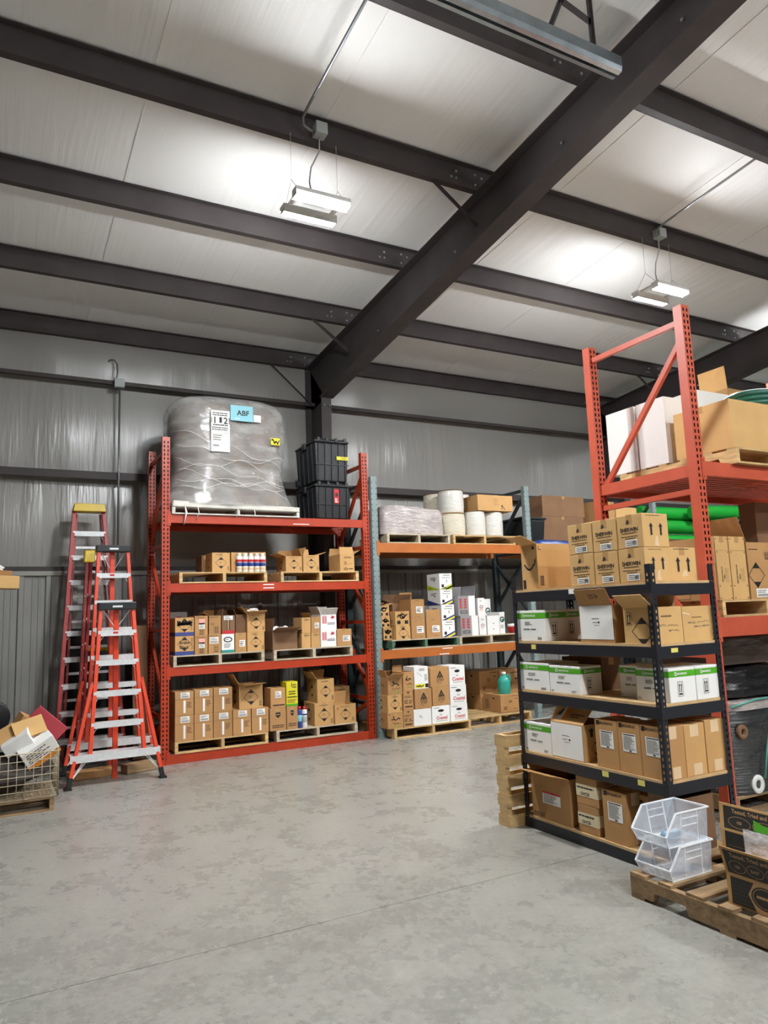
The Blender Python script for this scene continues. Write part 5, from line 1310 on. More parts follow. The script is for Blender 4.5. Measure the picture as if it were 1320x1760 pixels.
# things stowed behind the ladders
r = thing('cable_reel', 'black cable reel with a yellow frame standing behind the ladder steps', 'reel', (1.22, 9.77, 0))
for x in (1.08, 1.36):
    b = MB(); b.lathe([(.02, -.012), (.19, -.012), (.2, 0), (.19, .012), (.02, .012)], (x, 9.77, .21), 28, axis='x'); b.build('flange', 'black_plastic', r)
b = MB(); b.lathe([(.13, -.125), (.14, 0), (.13, .125)], (1.22, 9.77, .21), 20, axis='x'); b.build('drum', 'black_rubber', r)
b = MB(); b.bar((1.02, 9.80, 1.30), (1.42, 9.80, 1.30), .03, .05); b.build('handle', 'yellow_plastic', r)
b = MB(); b.bar((1.03, 9.80, 0), (1.03, 9.80, 1.28), .03, .03); b.bar((1.41, 9.80, 0), (1.41, 9.80, 1.28), .03, .03); b.build('frame', 'junk_dark', r)
flat('black_mat', (1.17, 10.005, .78), (.62, .016, 1.55), (0, 0, 0), 'black_rubber', 'black rubber mat leaning on the wall behind the ladders', 'mat')
flat('black_mat', (1.62, 9.60, .62), (.22, .02, 1.2), (-.08, 0, 0), 'black_sheet', 'narrow black sheet leaning between the ladders and the rack', 'mat')

# ================================================================== shrink wrapped load on the top of the red rack
LCX, LCY, LZ0, LZ1 = 2.63, 9.08, 2.995, 4.40
LA, LB, LN = 0.80, 0.43, 3.4
def lprof(t):
    P = [(0, 1.06), (.05, 1.03), (.14, .95), (.28, .905), (.36, .90), (.48, .93), (.56, .925), (.7, .95), (.84, .945), (.92, .90), (.97, .80), (1.0, .55)]
    for (a, b), (c, d) in zip(P, P[1:]):
        if t <= c: return b + (d - b) * (t - a) / (c - a)
    return P[-1][1]
def loadmesh(grow, bumpy, n=72, k=46, zt=0.0):
    m = MB()
    for i in range(k + 1):
        t = i / k; z = LZ0 + (LZ1 - LZ0 + zt) * t; s = lprof(t)
        for j in range(n):
            a = 2 * math.pi * j / n; c, sn = math.cos(a), math.sin(a)
            e = (abs(c) ** LN + abs(sn) ** LN) ** (-1 / LN)
            x, y = c * e * LA * s, sn * e * LB * s
            g = grow + bumpy * noise3((x, y, z), 2.3) + bumpy * 0.4 * noise3((x * .6, y * .6, z * 4), 4.0)
            m.v.append(Vector((LCX + x + c * g, LCY + y + sn * g, z)))
    for i in range(k):
        for j in range(n):
            A = i * n; B = A + n
            m.f.append([A + j, A + (j + 1) % n, B + (j + 1) % n, B + j]); m.m.append(0); m.sm.append(True)
    m.f.append([k * n + j for j in range(n)]); m.m.append(0); m.sm.append(True)
    return m
r = thing('wrapped_load', 'tall grey shrink wrapped load with light blue sign on top of the orange red rack', 'wrapped load', (LCX, LCY, LZ0))
loadmesh(-0.05, 0.02, zt=-0.05).build('carton_stack', 'load_core', r)
loadmesh(0.0, 0.03).build('stretch_film', 'stretch_film', r)
b = MB(); b.hexa([(1.87, 8.655, 2.945), (3.49, 8.655, 2.93), (3.49, 9.52, 2.94), (1.87, 9.52, 2.94)], [(1.88, 8.66, 3.02), (3.40, 8.66, 2.995), (3.40, 9.5, 3.0), (1.88, 9.5, 3.02)])
b.build('film_skirt', 'white_base', r, bevel=0.012)
def lsurf(x, z, off):
    t = max(0, min(1, (z - LZ0) / (LZ1 - LZ0))); s = lprof(t); q = min(.999, abs(x - LCX) / (LA * s))
    return LCY - LB * s * (1 - q ** LN) ** (1 / LN) - off
for k in range(7):
    z0 = 3.12 + .06 * k; z1_ = (3.42, 3.30, 3.55, 3.2, 3.75, 3.62, 3.9)[k]; pts = []
    for i in range(25):
        x = LCX - .7 + 1.4 * i / 24; z = z0 + (z1_ - z0) * (i / 24 if k % 2 else 1 - i / 24) + .03 * math.sin(i * .7 + k)
        pts.append((x, lsurf(x, z, .028), z))
    m = MB(); m.tube(pts, 0.0022, 5); m.build('film_strand', 'white_plastic', r)
def lsheet(name, x0, x1, z0, z1, m, off=.034, n=6):
    b = MB()
    for i in range(n + 1):
        for j in range(3):
            x = x0 + (x1 - x0) * i / n; z = z0 + (z1 - z0) * j / 2; b.v.append(Vector((x, lsurf(x, z, off), z)))
    for i in range(n):
        for j in range(2):
            a = i * 3 + j; b.f.append([a, a + 3, a + 4, a + 1]); b.m.append(0); b.sm.append(True)
    return b.build(name, m, r)
# sheets are flat cards held under the film
def lcard(name, x0, x1, z0, z1, m, lab=None):
    y = min(lsurf(x, z, .03) for x in (x0, x1, (x0 + x1) / 2) for z in (z0, z1, (z0 + z1) / 2))
    b = MB(); b.box(x0, x1, y, y + .003, z0, z1); o = b.build(name, m, r)
    if lab: o['label'] = lab
    return Ink(((x0, y, z0), (1, 0, 0), (0, 0, 1), (0, -1, 0), x1 - x0, z1 - z0))
k = lcard('paper_sheet', 2.33, 2.565, 3.645, 4.165, 'paper', 'white shipping document')
w, h = k.w, k.h
k.text('1', w * .2, h * .76, h * .16, 'ink'); k.rect(w * .44, h * .70, w * .58, h * .84, 'ink'); k.text('2', w * .78, h * .76, h * .16, 'ink'); k.rect(w * .95, h * .68, w * .99, h * .84, 'ink'); k.rect(w * .02, h * .70, w * .06, h * .82, 'ink_grey')
k.micro(w * .08, h * .86, w * .9, h * .96, 2, 'ink', fill=1); k.micro(w * .1, h * .615, w * .92, h * .675, 1, 'ink', fill=1); k.micro(w * .05, h * .51, w * .9, h * .605, 2, 'ink', fill=1)
k.rect(0, h * .497, w, h * .503, 'ink_grey'); k.micro(w * .1, h * .26, w * .6, h * .42, 3, 'ink_grey'); k.micro(w * .6, h * .45, w * .95, h * .47, 1, 'ink_grey'); k.barcode(w * .1, h * .12, w * .42, h * .17, 'ink', 0)
k.build('print', r)
k = lcard('sign_card', 2.575, 2.865, 4.055, 4.255, 'ink_sky', 'light blue card with big letters')
k.text('ABF', k.w * .55, k.h * .52, k.h * .34, 'ink'); k.micro(k.w * .2, k.h * .1, k.w * .5, k.h * .2, 1, 'ink_white'); k.build('print', r)
k = lcard('paper_sheet', 2.875, 2.97, 4.06, 4.15, 'paper')
k = lcard('yellow_tag', 3.11, 3.23, 3.79, 3.88, 'ink_yellow', 'yellow tag with black scrawl')
k.scribble(k.w * .05, k.h * .1, k.w * .95, k.h * .9, 'ink', n=14, t=.012); k.build('print', r)
for x, l in ((2.02, .22), (2.17, .14), (2.66, .11), (2.87, .10)):
    m = MB(); m.tube([(x, 8.655, 2.95), (x + .01, 8.64, 2.88), (x - .015, 8.655, 2.95 - l)], .012, 5, radii=[.006, .014 if l > .2 else .006, .004]); m.build('film_tail', 'white_plastic', r)

# ------------------------------------------------------------------ black storage totes
def tote(x0, x1, y0, y1, z0, h, label, sticker):
    r = thing('storage_tote', label, 'tote', ((x0 + x1) / 2, (y0 + y1) / 2, z0))
    b = MB(); t = .03; zt = z0 + h - .07
    a = [(x0 + t, y0 + t, z0), (x1 - t, y0 + t, z0), (x1 - t, y1 - t, z0), (x0 + t, y1 - t, z0)]
    c = [(x0 + .008, y0 + .008, zt), (x1 - .008, y0 + .008, zt), (x1 - .008, y1 - .008, zt), (x0 + .008, y1 - .008, zt)]
    b.hexa(a, c); b.build('body', 'black_plastic', r, bevel=.02)
    m = MB()
    for u in (.06, .28, .5, .72, .94):
        x = x0 + .03 + (x1 - x0 - .06) * u; m.bar((x, y0 + .024, z0 + .02), (x, y0 + .006, zt - .01), .014, .02)
    for u in (.15, .38, .62, .85):
        y = y0 + .03 + (y1 - y0 - .06) * u; m.bar((x0 + .024, y, z0 + .02), (x0 + .006, y, zt - .01), .014, .02, upv=(1, 0, 0))
    m.box(x0 + .012, x1 - .012, y0 + .006, y0 + .02, z0 + h * .38, z0 + h * .40)
    m.build('rib', 'black_plastic', r)
    l = MB(); l.box(x0, x1, y0, y1, zt, zt + .035); l.box(x0 + .04, x1 - .04, y0 + .04, y1 - .04, zt + .035, zt + .062)
    lo = l.build('lid', 'black_plastic', r, bevel=.012)
    for u in (.12, .37, .63, .88):
        k = MB(); x = x0 + (x1 - x0) * u; k.box(x - .02, x + .02, y0 - .004, y0 + .03, zt + .012, zt + .068); k.build('lid_lug', 'black_plastic', lo, bevel=.006)
    k = MB(); k.box(x0 - .022, x0 + .01, (y0 + y1) / 2 - .05, (y0 + y1) / 2 + .05, zt - .05, zt + .045); k.build('latch', 'black_plastic', r, bevel=.008)
    k = MB(); k.lathe([(.0, -.02), (.04, -.02), (.045, -.01), (.045, .01), (.04, .02), (0, .02)], (x0 - .01, y1 - .12, z0 + .05), 16, axis='x'); k.build('wheel', 'black_rubber', r)
    s = Ink(((x0, y0 - .0005, z0), (1, 0, 0), (0, 0, 1), (0, -1, 0), x1 - x0, h))
    if sticker == 'yellow':
        s.rect(s.w * .62, s.h * .50, s.w * .96, s.h * .58, 'ink_yellow'); s.micro(s.w * .75, s.h * .515, s.w * .94, s.h * .565, 2, 'ink', 1); s.build('label', r, 'yellow sticker')
    else:
        s.rect(s.w * .52, s.h * .42, s.w * .66, s.h * .80, 'ink_red'); s.rect(s.w * .55, s.h * .60, s.w * .63, s.h * .70, 'ink', 1); s.micro(s.w * .54, s.h * .44, s.w * .64, s.h * .56, 4, 'ink_white', 1); s.build('label', r, 'red and white sticker')
tote(3.72, 4.235, 8.70, 9.42, 2.861, .50, 'lower black storage tote with a red sticker on the top rack level', 'red')
tote(3.73, 4.235, 8.71, 9.43, 3.364, .60, 'upper black storage tote with a yellow sticker stacked on another tote', 'yellow')

# ------------------------------------------------------------------ spray cans, jug, bucket, paper
def can(x, y, z, h, rad, body, cap, band, label, group=None):
    r = thing('spray_can', label, 'spray can', (x, y, z), group)
    b = MB(); b.lathe([(rad * .95, 0), (rad, .004), (rad, h * .80), (rad * .93, h * .825), (rad * .62, h * .86), (rad * .6, h * .87)], (x, y, z), 20); b.build('body', body, r)
    c = MB(); c.lathe([(rad * .62, h * .862), (rad * .72, h * .87), (rad * .68, h * .99), (0, h)], (x, y, z), 16); c.build('cap', cap, r)
    for k, (a, e, m) in enumerate(band):
        l = MB(); l.lathe([(rad * .99, h * a), (rad * 1.012, h * a + .001), (rad * 1.012, h * e - .001), (rad * .99, h * e)], (x, y, z), 20); l.build('label', m, r)
for i in range(5):
    can(2.70 + .0755 * i, 8.745, P3TOP, .235, .0345, 'white_plastic', 'white_plastic', ((.12, .26, 'tape_light'), (.30, .50, 'ink_blue'), (.52, .66, 'ink_red')), 'white spray can with red and blue bands in the row on the third level', 'row of five white spray cans')
can(3.445, 8.735, P1TOP, .262, .033, 'ink_blue', 'red_plastic', ((.3, .6, 'ink_sky'),), 'dark blue spray can with red cap on the lowest level')
can(3.515, 8.735, P1TOP, .255, .033, 'white_plastic', 'red_plastic', ((.25, .55, 'box_grey'), (.58, .66, 'ink_blue')), 'white spray can with red cap beside the dark blue one')
r = thing('chemical_jug', 'green plastic jug with white cap standing on a kraft carton', 'jug', (6.68, 8.80, KRAFT))
b = MB(); z = KRAFT
b.lathe([(.088, 0), (.094, .01), (.094, .19), (.09, .215), (.07, .25), (.035, .285), (.026, .29), (.026, .31)], (6.68, 8.80, z + .001), 24); b.build('body', 'jug_green', r)
b = MB(); b.lathe([(.03, .30), (.032, .302), (.032, .335), (.0, .338)], (6.68, 8.80, z), 16); b.build('cap', 'white_plastic', r)
b = MB(); b.tube([(6.715, 8.78, z + .29), (6.745, 8.77, z + .285), (6.765, 8.765, z + .25), (6.765, 8.765, z + .2)], .014, 8); b.build('handle', 'jug_green', r)
k = Ink(((6.60, 8.753, z), (.75, -.66, 0), (0, 0, 1), (-.66, -.75, 0), .16, .3)); k.rect(.0, .06, .05, .17, 'ink_yellow'); k.micro(.005, .07, .045, .16, 5, 'ink', 1); k.build('label', r, 'yellow label')
r = thing('plastic_tub', 'small red tub with clear lid at the end of the middle grey rack level', 'tub', (6.90, 8.80, P5TOP))
b = MB(); b.lathe([(.055, 0), (.062, .09), (.0625, .095)], (6.885, 8.80, P5TOP + .001), 20); b.build('body', 'red_plastic', r)
b = MB(); b.lathe([(.062, .096), (.066, .10), (.066, .135), (.0, .138)], (6.885, 8.80, P5TOP), 20); b.build('lid', 'white_plastic', r)
crumple('packing_paper', 3.24, 8.88, 1.43, .12, .12, .055, 'paper', seed=3, cat='paper', label='crumpled white paper filling the wide open carton, second level')
crumple('packing_paper', 3.36, 8.95, 1.44, .05, .08, .05, 'paper', seed=7, cat='paper', label='small ball of white paper at the right of the open carton')
crumple('packing_paper', 2.90, 8.84, 1.695, .07, .06, .03, 'paper', seed=5, cat='paper', label='white paper scrap on top of the tall diamond carton, second level')

# ------------------------------------------------------------------ wrapped sacks and spools on the grey rack
r = thing('wrapped_sacks', 'low pallet load wrapped in silver film on the grey rack top', 'wrapped load', (5.25, 9.05, 2.681))
b = MB(); n = 60; kk = 22
for i in range(kk + 1):
    t = i / kk; z = 2.6815 + .40 * math.sin(min(t / .8, 1) * math.pi / 2) if t < .8 else 2.6815 + .40; s = 1.0 - .10 * (t / .8) ** 2 if t < .8 else .90 * (1 - (t - .8) / .2) + .001
    for j in range(n):
        a = 2 * math.pi * j / n; c, sn = math.cos(a), math.sin(a); e = (abs(c) ** 6 + abs(sn) ** 6) ** (-1 / 6)
        p = Vector((c * e * .525 * s, sn * e * .40 * s, z)); g = .022 * noise3(p, 4) + .012 * noise3(p, 13)
        b.v.append(Vector((5.235 + p.x + c * g, 9.09 + p.y + sn * g, max(2.6815, p.z + (.03 * noise3(p, 3.5) - .02 * (p.x > 0.1) if t > .5 else 0)))))
for i in range(kk):
    for j in range(n):
        b.f.append([i * n + j, i * n + (j + 1) % n, (i + 1) * n + (j + 1) % n, (i + 1) * n + j]); b.m.append(0); b.sm.append(True)
b.build('film_wrap', 'bag_silver', r)
for x, hh in ((5.0, .07), (5.16, .09)):
    m = MB(); m.tube([(x, 8.85, 3.05), (x + .005, 8.85, 3.09 + hh)], .006, 5, radii=[.02, .003]); m.build('film_tail', 'bag_silver', r)
def spool(x, y, z, rad, h, m, label, flange=True):
    r = thing('cable_spool', label, 'spool', (x, y, z))
    b = MB(); pr = [(rad * .9, .006)]; n = 14
    for i in range(n + 1):
        t = i / n; pr.append((rad * (.965 + .035 * math.sin(math.pi * t) + rnd.uniform(-.012, .012)), .006 + (h - .012) * t))
    pr.append((rad * .6, h - .006)); b.lathe(pr, (x, y, z), 28); b.build('winding', m, r)
    for zz in (0, h - .008):
        f = MB(); f.lathe([(.02, zz), (rad * 1.01, zz), (rad * 1.01, zz + .008), (.02, zz + .008)], (x, y, z), 28); f.build('flange', 'kraft_dark' if zz else 'board_wood', r)
    return r
SZ0 = 2.6812
spool(5.98, 8.93, SZ0, .205, .335, 'rope_white', 'wide white rope coil at the lower left of the spools')
spool(6.36, 8.88, SZ0, .165, .378, 'spool_white', 'lower white spool in the middle under the long carton')
spool(6.69, 8.88, SZ0, .160, .378, 'spool_white', 'lower white spool at the right under the long carton')
spool(5.985, 8.93, SZ0 + .336, .195, .345, 'spool_white', 'upper white spool standing on the wide rope coil')
spool(5.975, 9.34, SZ0, .17, .36, 'spool_white', 'lower white spool at the back hidden behind the rope coil')
spool(5.975, 9.34, SZ0 + .361, .18, .33, 'rope_white', 'cream spool set back behind the silver wrapped sacks')
spool(6.62, 9.25, SZ0, .15, .36, 'spool_white', 'back row white spool behind the right hand spool')
spool(6.42, 9.27, SZ0 + .361, .12, .34, 'spool_white', 'small white spool peeping over the long carton')
# second bay of the grey rack, seen beyond the black shelf
r = thing('storage_bin', 'dark grey plastic container beside the grey rack post behind the curved arrow box', 'container', (7.6, 9.0, 2.551))
b = MB(); b.hexa([(7.32, 8.93, 2.551), (7.72, 8.93, 2.551), (7.72, 9.45, 2.551), (7.32, 9.45, 2.551)], [(7.28, 8.90, 2.98), (7.75, 8.90, 2.98), (7.75, 9.49, 2.98), (7.28, 9.49, 2.98)]); b.build('body', 'black_plastic', r, bevel=.02)
b = MB(); b.box(7.26, 7.765, 8.88, 9.51, 2.98, 3.02); b.build('lid', 'black_plastic', r, bevel=.01)
def blob_sheet(name, x0, x1, y0, y1, z0, h, m, label, cat, seed=1, amp=.05, nx=24, ny=14, ex=4):
    b = MB()
    for i in range(nx + 1):
        for j in range(ny + 1):
            u, v = i / nx * 2 - 1, j / ny * 2 - 1
            e = (1 - abs(u) ** ex) ** .5 * (1 - abs(v) ** ex) ** .5
            x, y = x0 + (x1 - x0) * i / nx, y0 + (y1 - y0) * j / ny
            b.v.append(Vector((x, y, z0 + .002 + h * e * (1 + amp * 8 * noise3((x + seed, y, 0), 2.5)) + amp * e * noise3((x, y + seed, 0), 7))))
    for i in range(nx):
        for j in range(ny):
            a = i * (ny + 1) + j; b.f.append([a, a + ny + 1, a + ny + 2, a + 1]); b.m.append(0); b.sm.append(True)
    base = len(b.v)
    b.add([(x0, y0, z0 + .001), (x1, y0, z0 + .001), (x1, y1, z0 + .001), (x0, y1, z0 + .001)], [(3, 2, 1, 0)])
    o = b.build(name, m); return tag(o, label, cat)
def hose(pts, rad, label, m='green_hose', pitch=.055, group='green corrugated hoses'):
    P = [Vector(p) for p in pts]; out = []; radii = []
    for a, b_ in zip(P, P[1:]):
        n = max(2, int((b_ - a).length / (pitch / 2)))
        for i in range(n): out.append(a + (b_ - a) * i / n)
    out.append(P[-1])
    radii = [rad * (1 if i % 2 else .74) for i in range(len(out))]
    b = MB(); b.tube(out, rad, 14, radii=radii); o = b.build('corrugated_hose', m)
    return tag(o, label, 'hose', group)
def arc(c, r, a0, a1, n, f): return [f(c, r, a0 + (a1 - a0) * i / n) for i in range(n + 1)]
Yh = 8.95
hose([(9.98, Yh + .1, 2.70), (12.5, Yh + .1, 2.70)], .125, 'lowest straight green corrugated hose behind the arrow cartons')
hose([(10.0, Yh + .05, 2.95), (12.4, Yh + .05, 2.95)], .125, 'middle straight green corrugated hose above the lowest one')
hose([(10.05, Yh + .12, 3.20), (12.3, Yh + .12, 3.20)], .125, 'upper straight green corrugated hose under the tall rack deck')
hose([(11.05, 8.79, 3.20), (12.15, 8.60, 3.20)], .13, 'short green corrugated hose with its rounded end towards the camera')
hose([(12.75, 8.9, 3.55), (12.8, 8.9, 3.1), (12.82, 8.9, 2.72), (12.9, 8.95, 2.60)], .14, 'green corrugated hose hanging down right of the orange upright')
hose([(13.2, 8.9, 3.55), (13.22, 8.9, 3.05), (13.3, 8.88, 2.70), (13.5, 8.9, 2.60)], .14, 'rightmost green corrugated hose hanging and bending outwards')

# ------------------------------------------------------------------ right hand rack contents
r = thing('cardboard_box', 'tall open brown carton with a flap up behind the tan carton, top right', 'box', (6.58, 4.67, 2.823))
b = MB(); xa, xb, ya, yb, za, zc = 6.22, 6.95, 4.40, 4.95, 2.823, 3.64
for q in ((xa, xb, ya, ya + .006), (xa, xb, yb - .006, yb), (xa, xa + .006, ya + .006, yb - .006), (xb - .006, xb, ya + .006, yb - .006)): b.box(*q, za, zc)
b.box(xa, xb, ya, yb, za - .0005, za + .006); b.build('body', 'kraft', r)
f = MB(); f.hexa([(xa, ya + .3, zc), (xa, ya, zc), (xa + .006, ya, zc), (xa + .006, ya + .3, zc)], [(xa - .02, ya + .3, zc + .22), (xa - .02, ya, zc + .22), (xa - .014, ya, zc + .22), (xa - .014, ya + .3, zc + .22)]); f.build('flap', 'kraft_light', r)
k = Ink(((xa, ya, za), (1, 0, 0), (0, 0, 1), (0, -1, 0), xb - xa, zc - za)); k.poly([(.32, .74), (.40, .70), (.43, .78), (.36, .80)], 'tape_light'); k.build('tape', r)
r = thing('coiled_hose', 'dark green hose coil lying on the tan carton at the top right', 'hose', (6.15, 3.98, 3.23))
b = MB()
pts = [(5.95 + .25 * math.cos(t * .26), 3.97 + .2 * math.sin(t * .26), 3.262 + t * .0018) for t in range(73)]
b.tube(pts, .026, 8); b.build('coil', 'dark_green_hose', r)
b = MB(); b.tube([(a[0], a[1] - .0, a[2] + .0265) for a in pts[-24:]], .006, 5); b.build('stripe', 'white_plastic', r)
# black film wrapped pallet of rolls on the floor
pallet(4.98, 6.10, 3.80, 4.70, 0.0, 'low pallet on the floor under the black film wrapped rolls', 'pallet_wood_old')
def roundbox(name, x0, x1, y0, y1, z0, z1, m, parent, ex=7, amp=.012, n=56, k=26, seed=0, fr=6):
    b = MB(); cx, cy = (x0 + x1) / 2, (y0 + y1) / 2
    for i in range(k + 1):
        t = i / k; z = z0 + (z1 - z0) * min(t / .86, 1); s = 1 if t <= .8 else (1 - .06 * (t - .8) / .06 if t < .86 else .94 * (1 - (t - .86) / .14) + .0005)
        for j in range(n):
            a = 2 * math.pi * j / n; c, sn = math.cos(a), math.sin(a); e = (abs(c) ** ex + abs(sn) ** ex) ** (-1 / ex)
            p = Vector((cx + c * e * (x1 - x0) / 2 * s, cy + sn * e * (y1 - y0) / 2 * s, z)); g = amp * noise3((p.x + seed, p.y, p.z * 2.5), fr)
            b.v.append(Vector((p.x + c * g, p.y + sn * g, max(z0, p.z + (amp * noise3((p.x, p.y, seed), fr) if t > .5 else 0)))))
    for i in range(k):
        for j in range(n):
            b.f.append([i * n + j, i * n + (j + 1) % n, (i + 1) * n + (j + 1) % n, (i + 1) * n + j]); b.m.append(0); b.sm.append(True)
    return b.build(name, m, parent)
r = thing('wrapped_rolls', 'pallet load of rolls wrapped in shiny black film with a green strap', 'wrapped load', (5.55, 4.25, .132))
roundbox('film_wrap', 4.99, 6.08, 3.80, 4.70, .1325, .80, 'dark_wrap', r, amp=.018)
for x, z, q, m_ in ((5.12, .60, .055, 'kraft_dark'), (5.24, .20, .07, 'white_plastic'), (5.48, .28, .06, 'dark_wrap')):
    b = MB(); b.lathe([(q * .45, .02), (q * .45, -.004), (q * .5, -.008), (q * .96, -.008), (q, -.004), (q, .02)], (x, 3.795, z), 20, axis='y'); b.build('roll_end', m_, r)
b = MB(); b.tube([(5.30, 3.775, .24), (5.36, 3.775, .45), (5.44, 3.775, .65), (5.50, 3.79, .79)], .008, 6); b.build('strap', 'teal_strap', r)
b = MB(); b.tube([(5.02, 3.80, .79), (5.3, 3.79, .83), (5.7, 3.785, .832)], .009, 6); b.build('strap', 'teal_strap', r)
roundbox('film_fold', 4.985, 6.085, 3.795, 4.705, .755, .826, 'bag_silver', r, amp=.02, seed=3)
r = thing('plastic_bundle', 'bundle of black plastic sheeting on the wrapped rolls', 'sheeting', (5.5, 4.2, .805))
roundbox('sheeting', 5.0, 6.05, 3.84, 4.66, .845, 1.06, 'black_sheet', r, ex=3, amp=.03, seed=4)
r = thing('wrapped_box', 'dark brown film wrapped box standing on the black sheeting under the beam', 'wrapped load', (5.6, 4.3, 1.085))
roundbox('film_wrap', 5.05, 6.05, 3.95, 4.62, 1.09, 1.315, 'brown_wrap', r, ex=8, amp=.01, seed=9)

# ------------------------------------------------------------------ pallet standing on edge at the far end of the black shelf
r = thing('wooden_pallet', 'small light pallet standing upright at the far end of the black shelf', 'pallet', (3.86, 4.66, 0))
for x in (3.44, 3.84, 4.22):
    b = MB(); b.box(x, x + .04, 4.575, 4.675, 0, .66); b.build('stringer', 'pallet_wood', r, bevel=.002)
for k in range(5):
    z = .0 + .143 * k
    b = MB(); b.box(3.44, 4.26, 4.557, 4.5748, z, z + .085); b.build('deck_board', 'pallet_wood', r)
    b = MB(); b.box(3.44, 4.26, 4.6752, 4.693, z, z + .085); b.build('deck_board', 'pallet_wood', r)

# ------------------------------------------------------------------ clear hopper bins
def hopper(x0, x1, y0, y1, z0, h, label, blue=False):
    r = thing('clear_bin', label, 'bin', ((x0 + x1) / 2, (y0 + y1) / 2, z0)); L = x1 - x0; t = .003
    g = .014; sl = .09; lip = h * .36
    pr = [(0, 0), (L, 0), (L, h), (sl, h), (.0, lip)]
    b = MB()
    for ya, yb2 in ((y0, y0 + t), (y1 - t, y1)):
        s = g if ya == y0 else -g
        b.add([(x0 + (p if q > lip * .9 else p + .03 * (p == 0)), ya + (s if q == 0 else 0), z0 + q) for p, q in pr], [(0, 1, 2, 3, 4)])
    b.add([(x0 + .03, y0 + g, z0), (x1, y0 + g, z0), (x1, y1 - g, z0), (x0 + .03, y1 - g, z0)], [(0, 1, 2, 3)])
    b.add([(x1, y0 + g, z0), (x1, y1 - g, z0), (x1, y1, z0 + h), (x1, y0, z0 + h)], [(0, 1, 2, 3)])
    b.add([(x0 + .03, y0 + g, z0), (x0 + .03, y1 - g, z0), (x0, y1, z0 + lip), (x0, y0, z0 + lip)], [(0, 1, 2, 3)])
    b.build('shell', 'clear_plastic', r)
    m = MB(); w = .0045
    for y, s in ((y0, -1), (y1, 1)):
        m.bar((x0 + sl, y, z0 + h), (x1 + .012, y, z0 + h), .009, .007)
        m.bar((x0, y, z0 + lip), (x0 + sl, y, z0 + h), .008, .008)
        m.bar((x0 + .03, y - s * g, z0 + .002), (x1, y - s * g, z0 + .002), .007, .006)
        m.bar((x0 + .03, y - s * g, z0), (x0, y, z0 + lip), .006, .006)
        for u in (.40, .78):
            m.bar((x0 + L * u, y - s * g, z0), (x0 + L * u - .012, y, z0 + h), .0055, .006)
        for v in (.58, .80):
            m.bar((x0 + L * .40, y - s * g * (1 - v), z0 + h * v), (x0 + L * .78, y - s * g * (1 - v), z0 + h * v), .004, .0045)
    m.bar((x0, y0, z0 + lip), (x0, y1, z0 + lip), .008, .008); m.bar((x0 + .03, y0 + g, z0 + .002), (x0 + .03, y1 - g, z0 + .002), .006, .006)
    m.bar((x1 + .006, y0, z0 + h), (x1 + .006, y1, z0 + h), .012, .009)
    for u in (.3, .5, .7): m.bar((x0 + .026, y0 + (y1 - y0) * u, z0 + .01), (x0, y0 + (y1 - y0) * u, z0 + lip), .004, .004)
    m.build('rim_rib', 'clear_rib', r)
hopper(3.215, 3.555, 2.90, 3.135, .132, .168, 'lower clear plastic hopper bin on the weathered pallet')
hopper(3.205, 3.545, 2.90, 3.135, .302, .172, 'upper clear plastic hopper bin stacked on the other')
b = MB(); b.tube([(3.33, 3.0, .326), (3.44, 3.01, .33)], .018, 10); b.tube([(3.33, 2.975, .333), (3.33, 3.025, .333)], .024, 10)
tag(b.build('blue_pouch', mat('pouch_blue', '#7f9db4', .5)), 'pale blue pouch lying inside the upper clear bin', 'pouch')

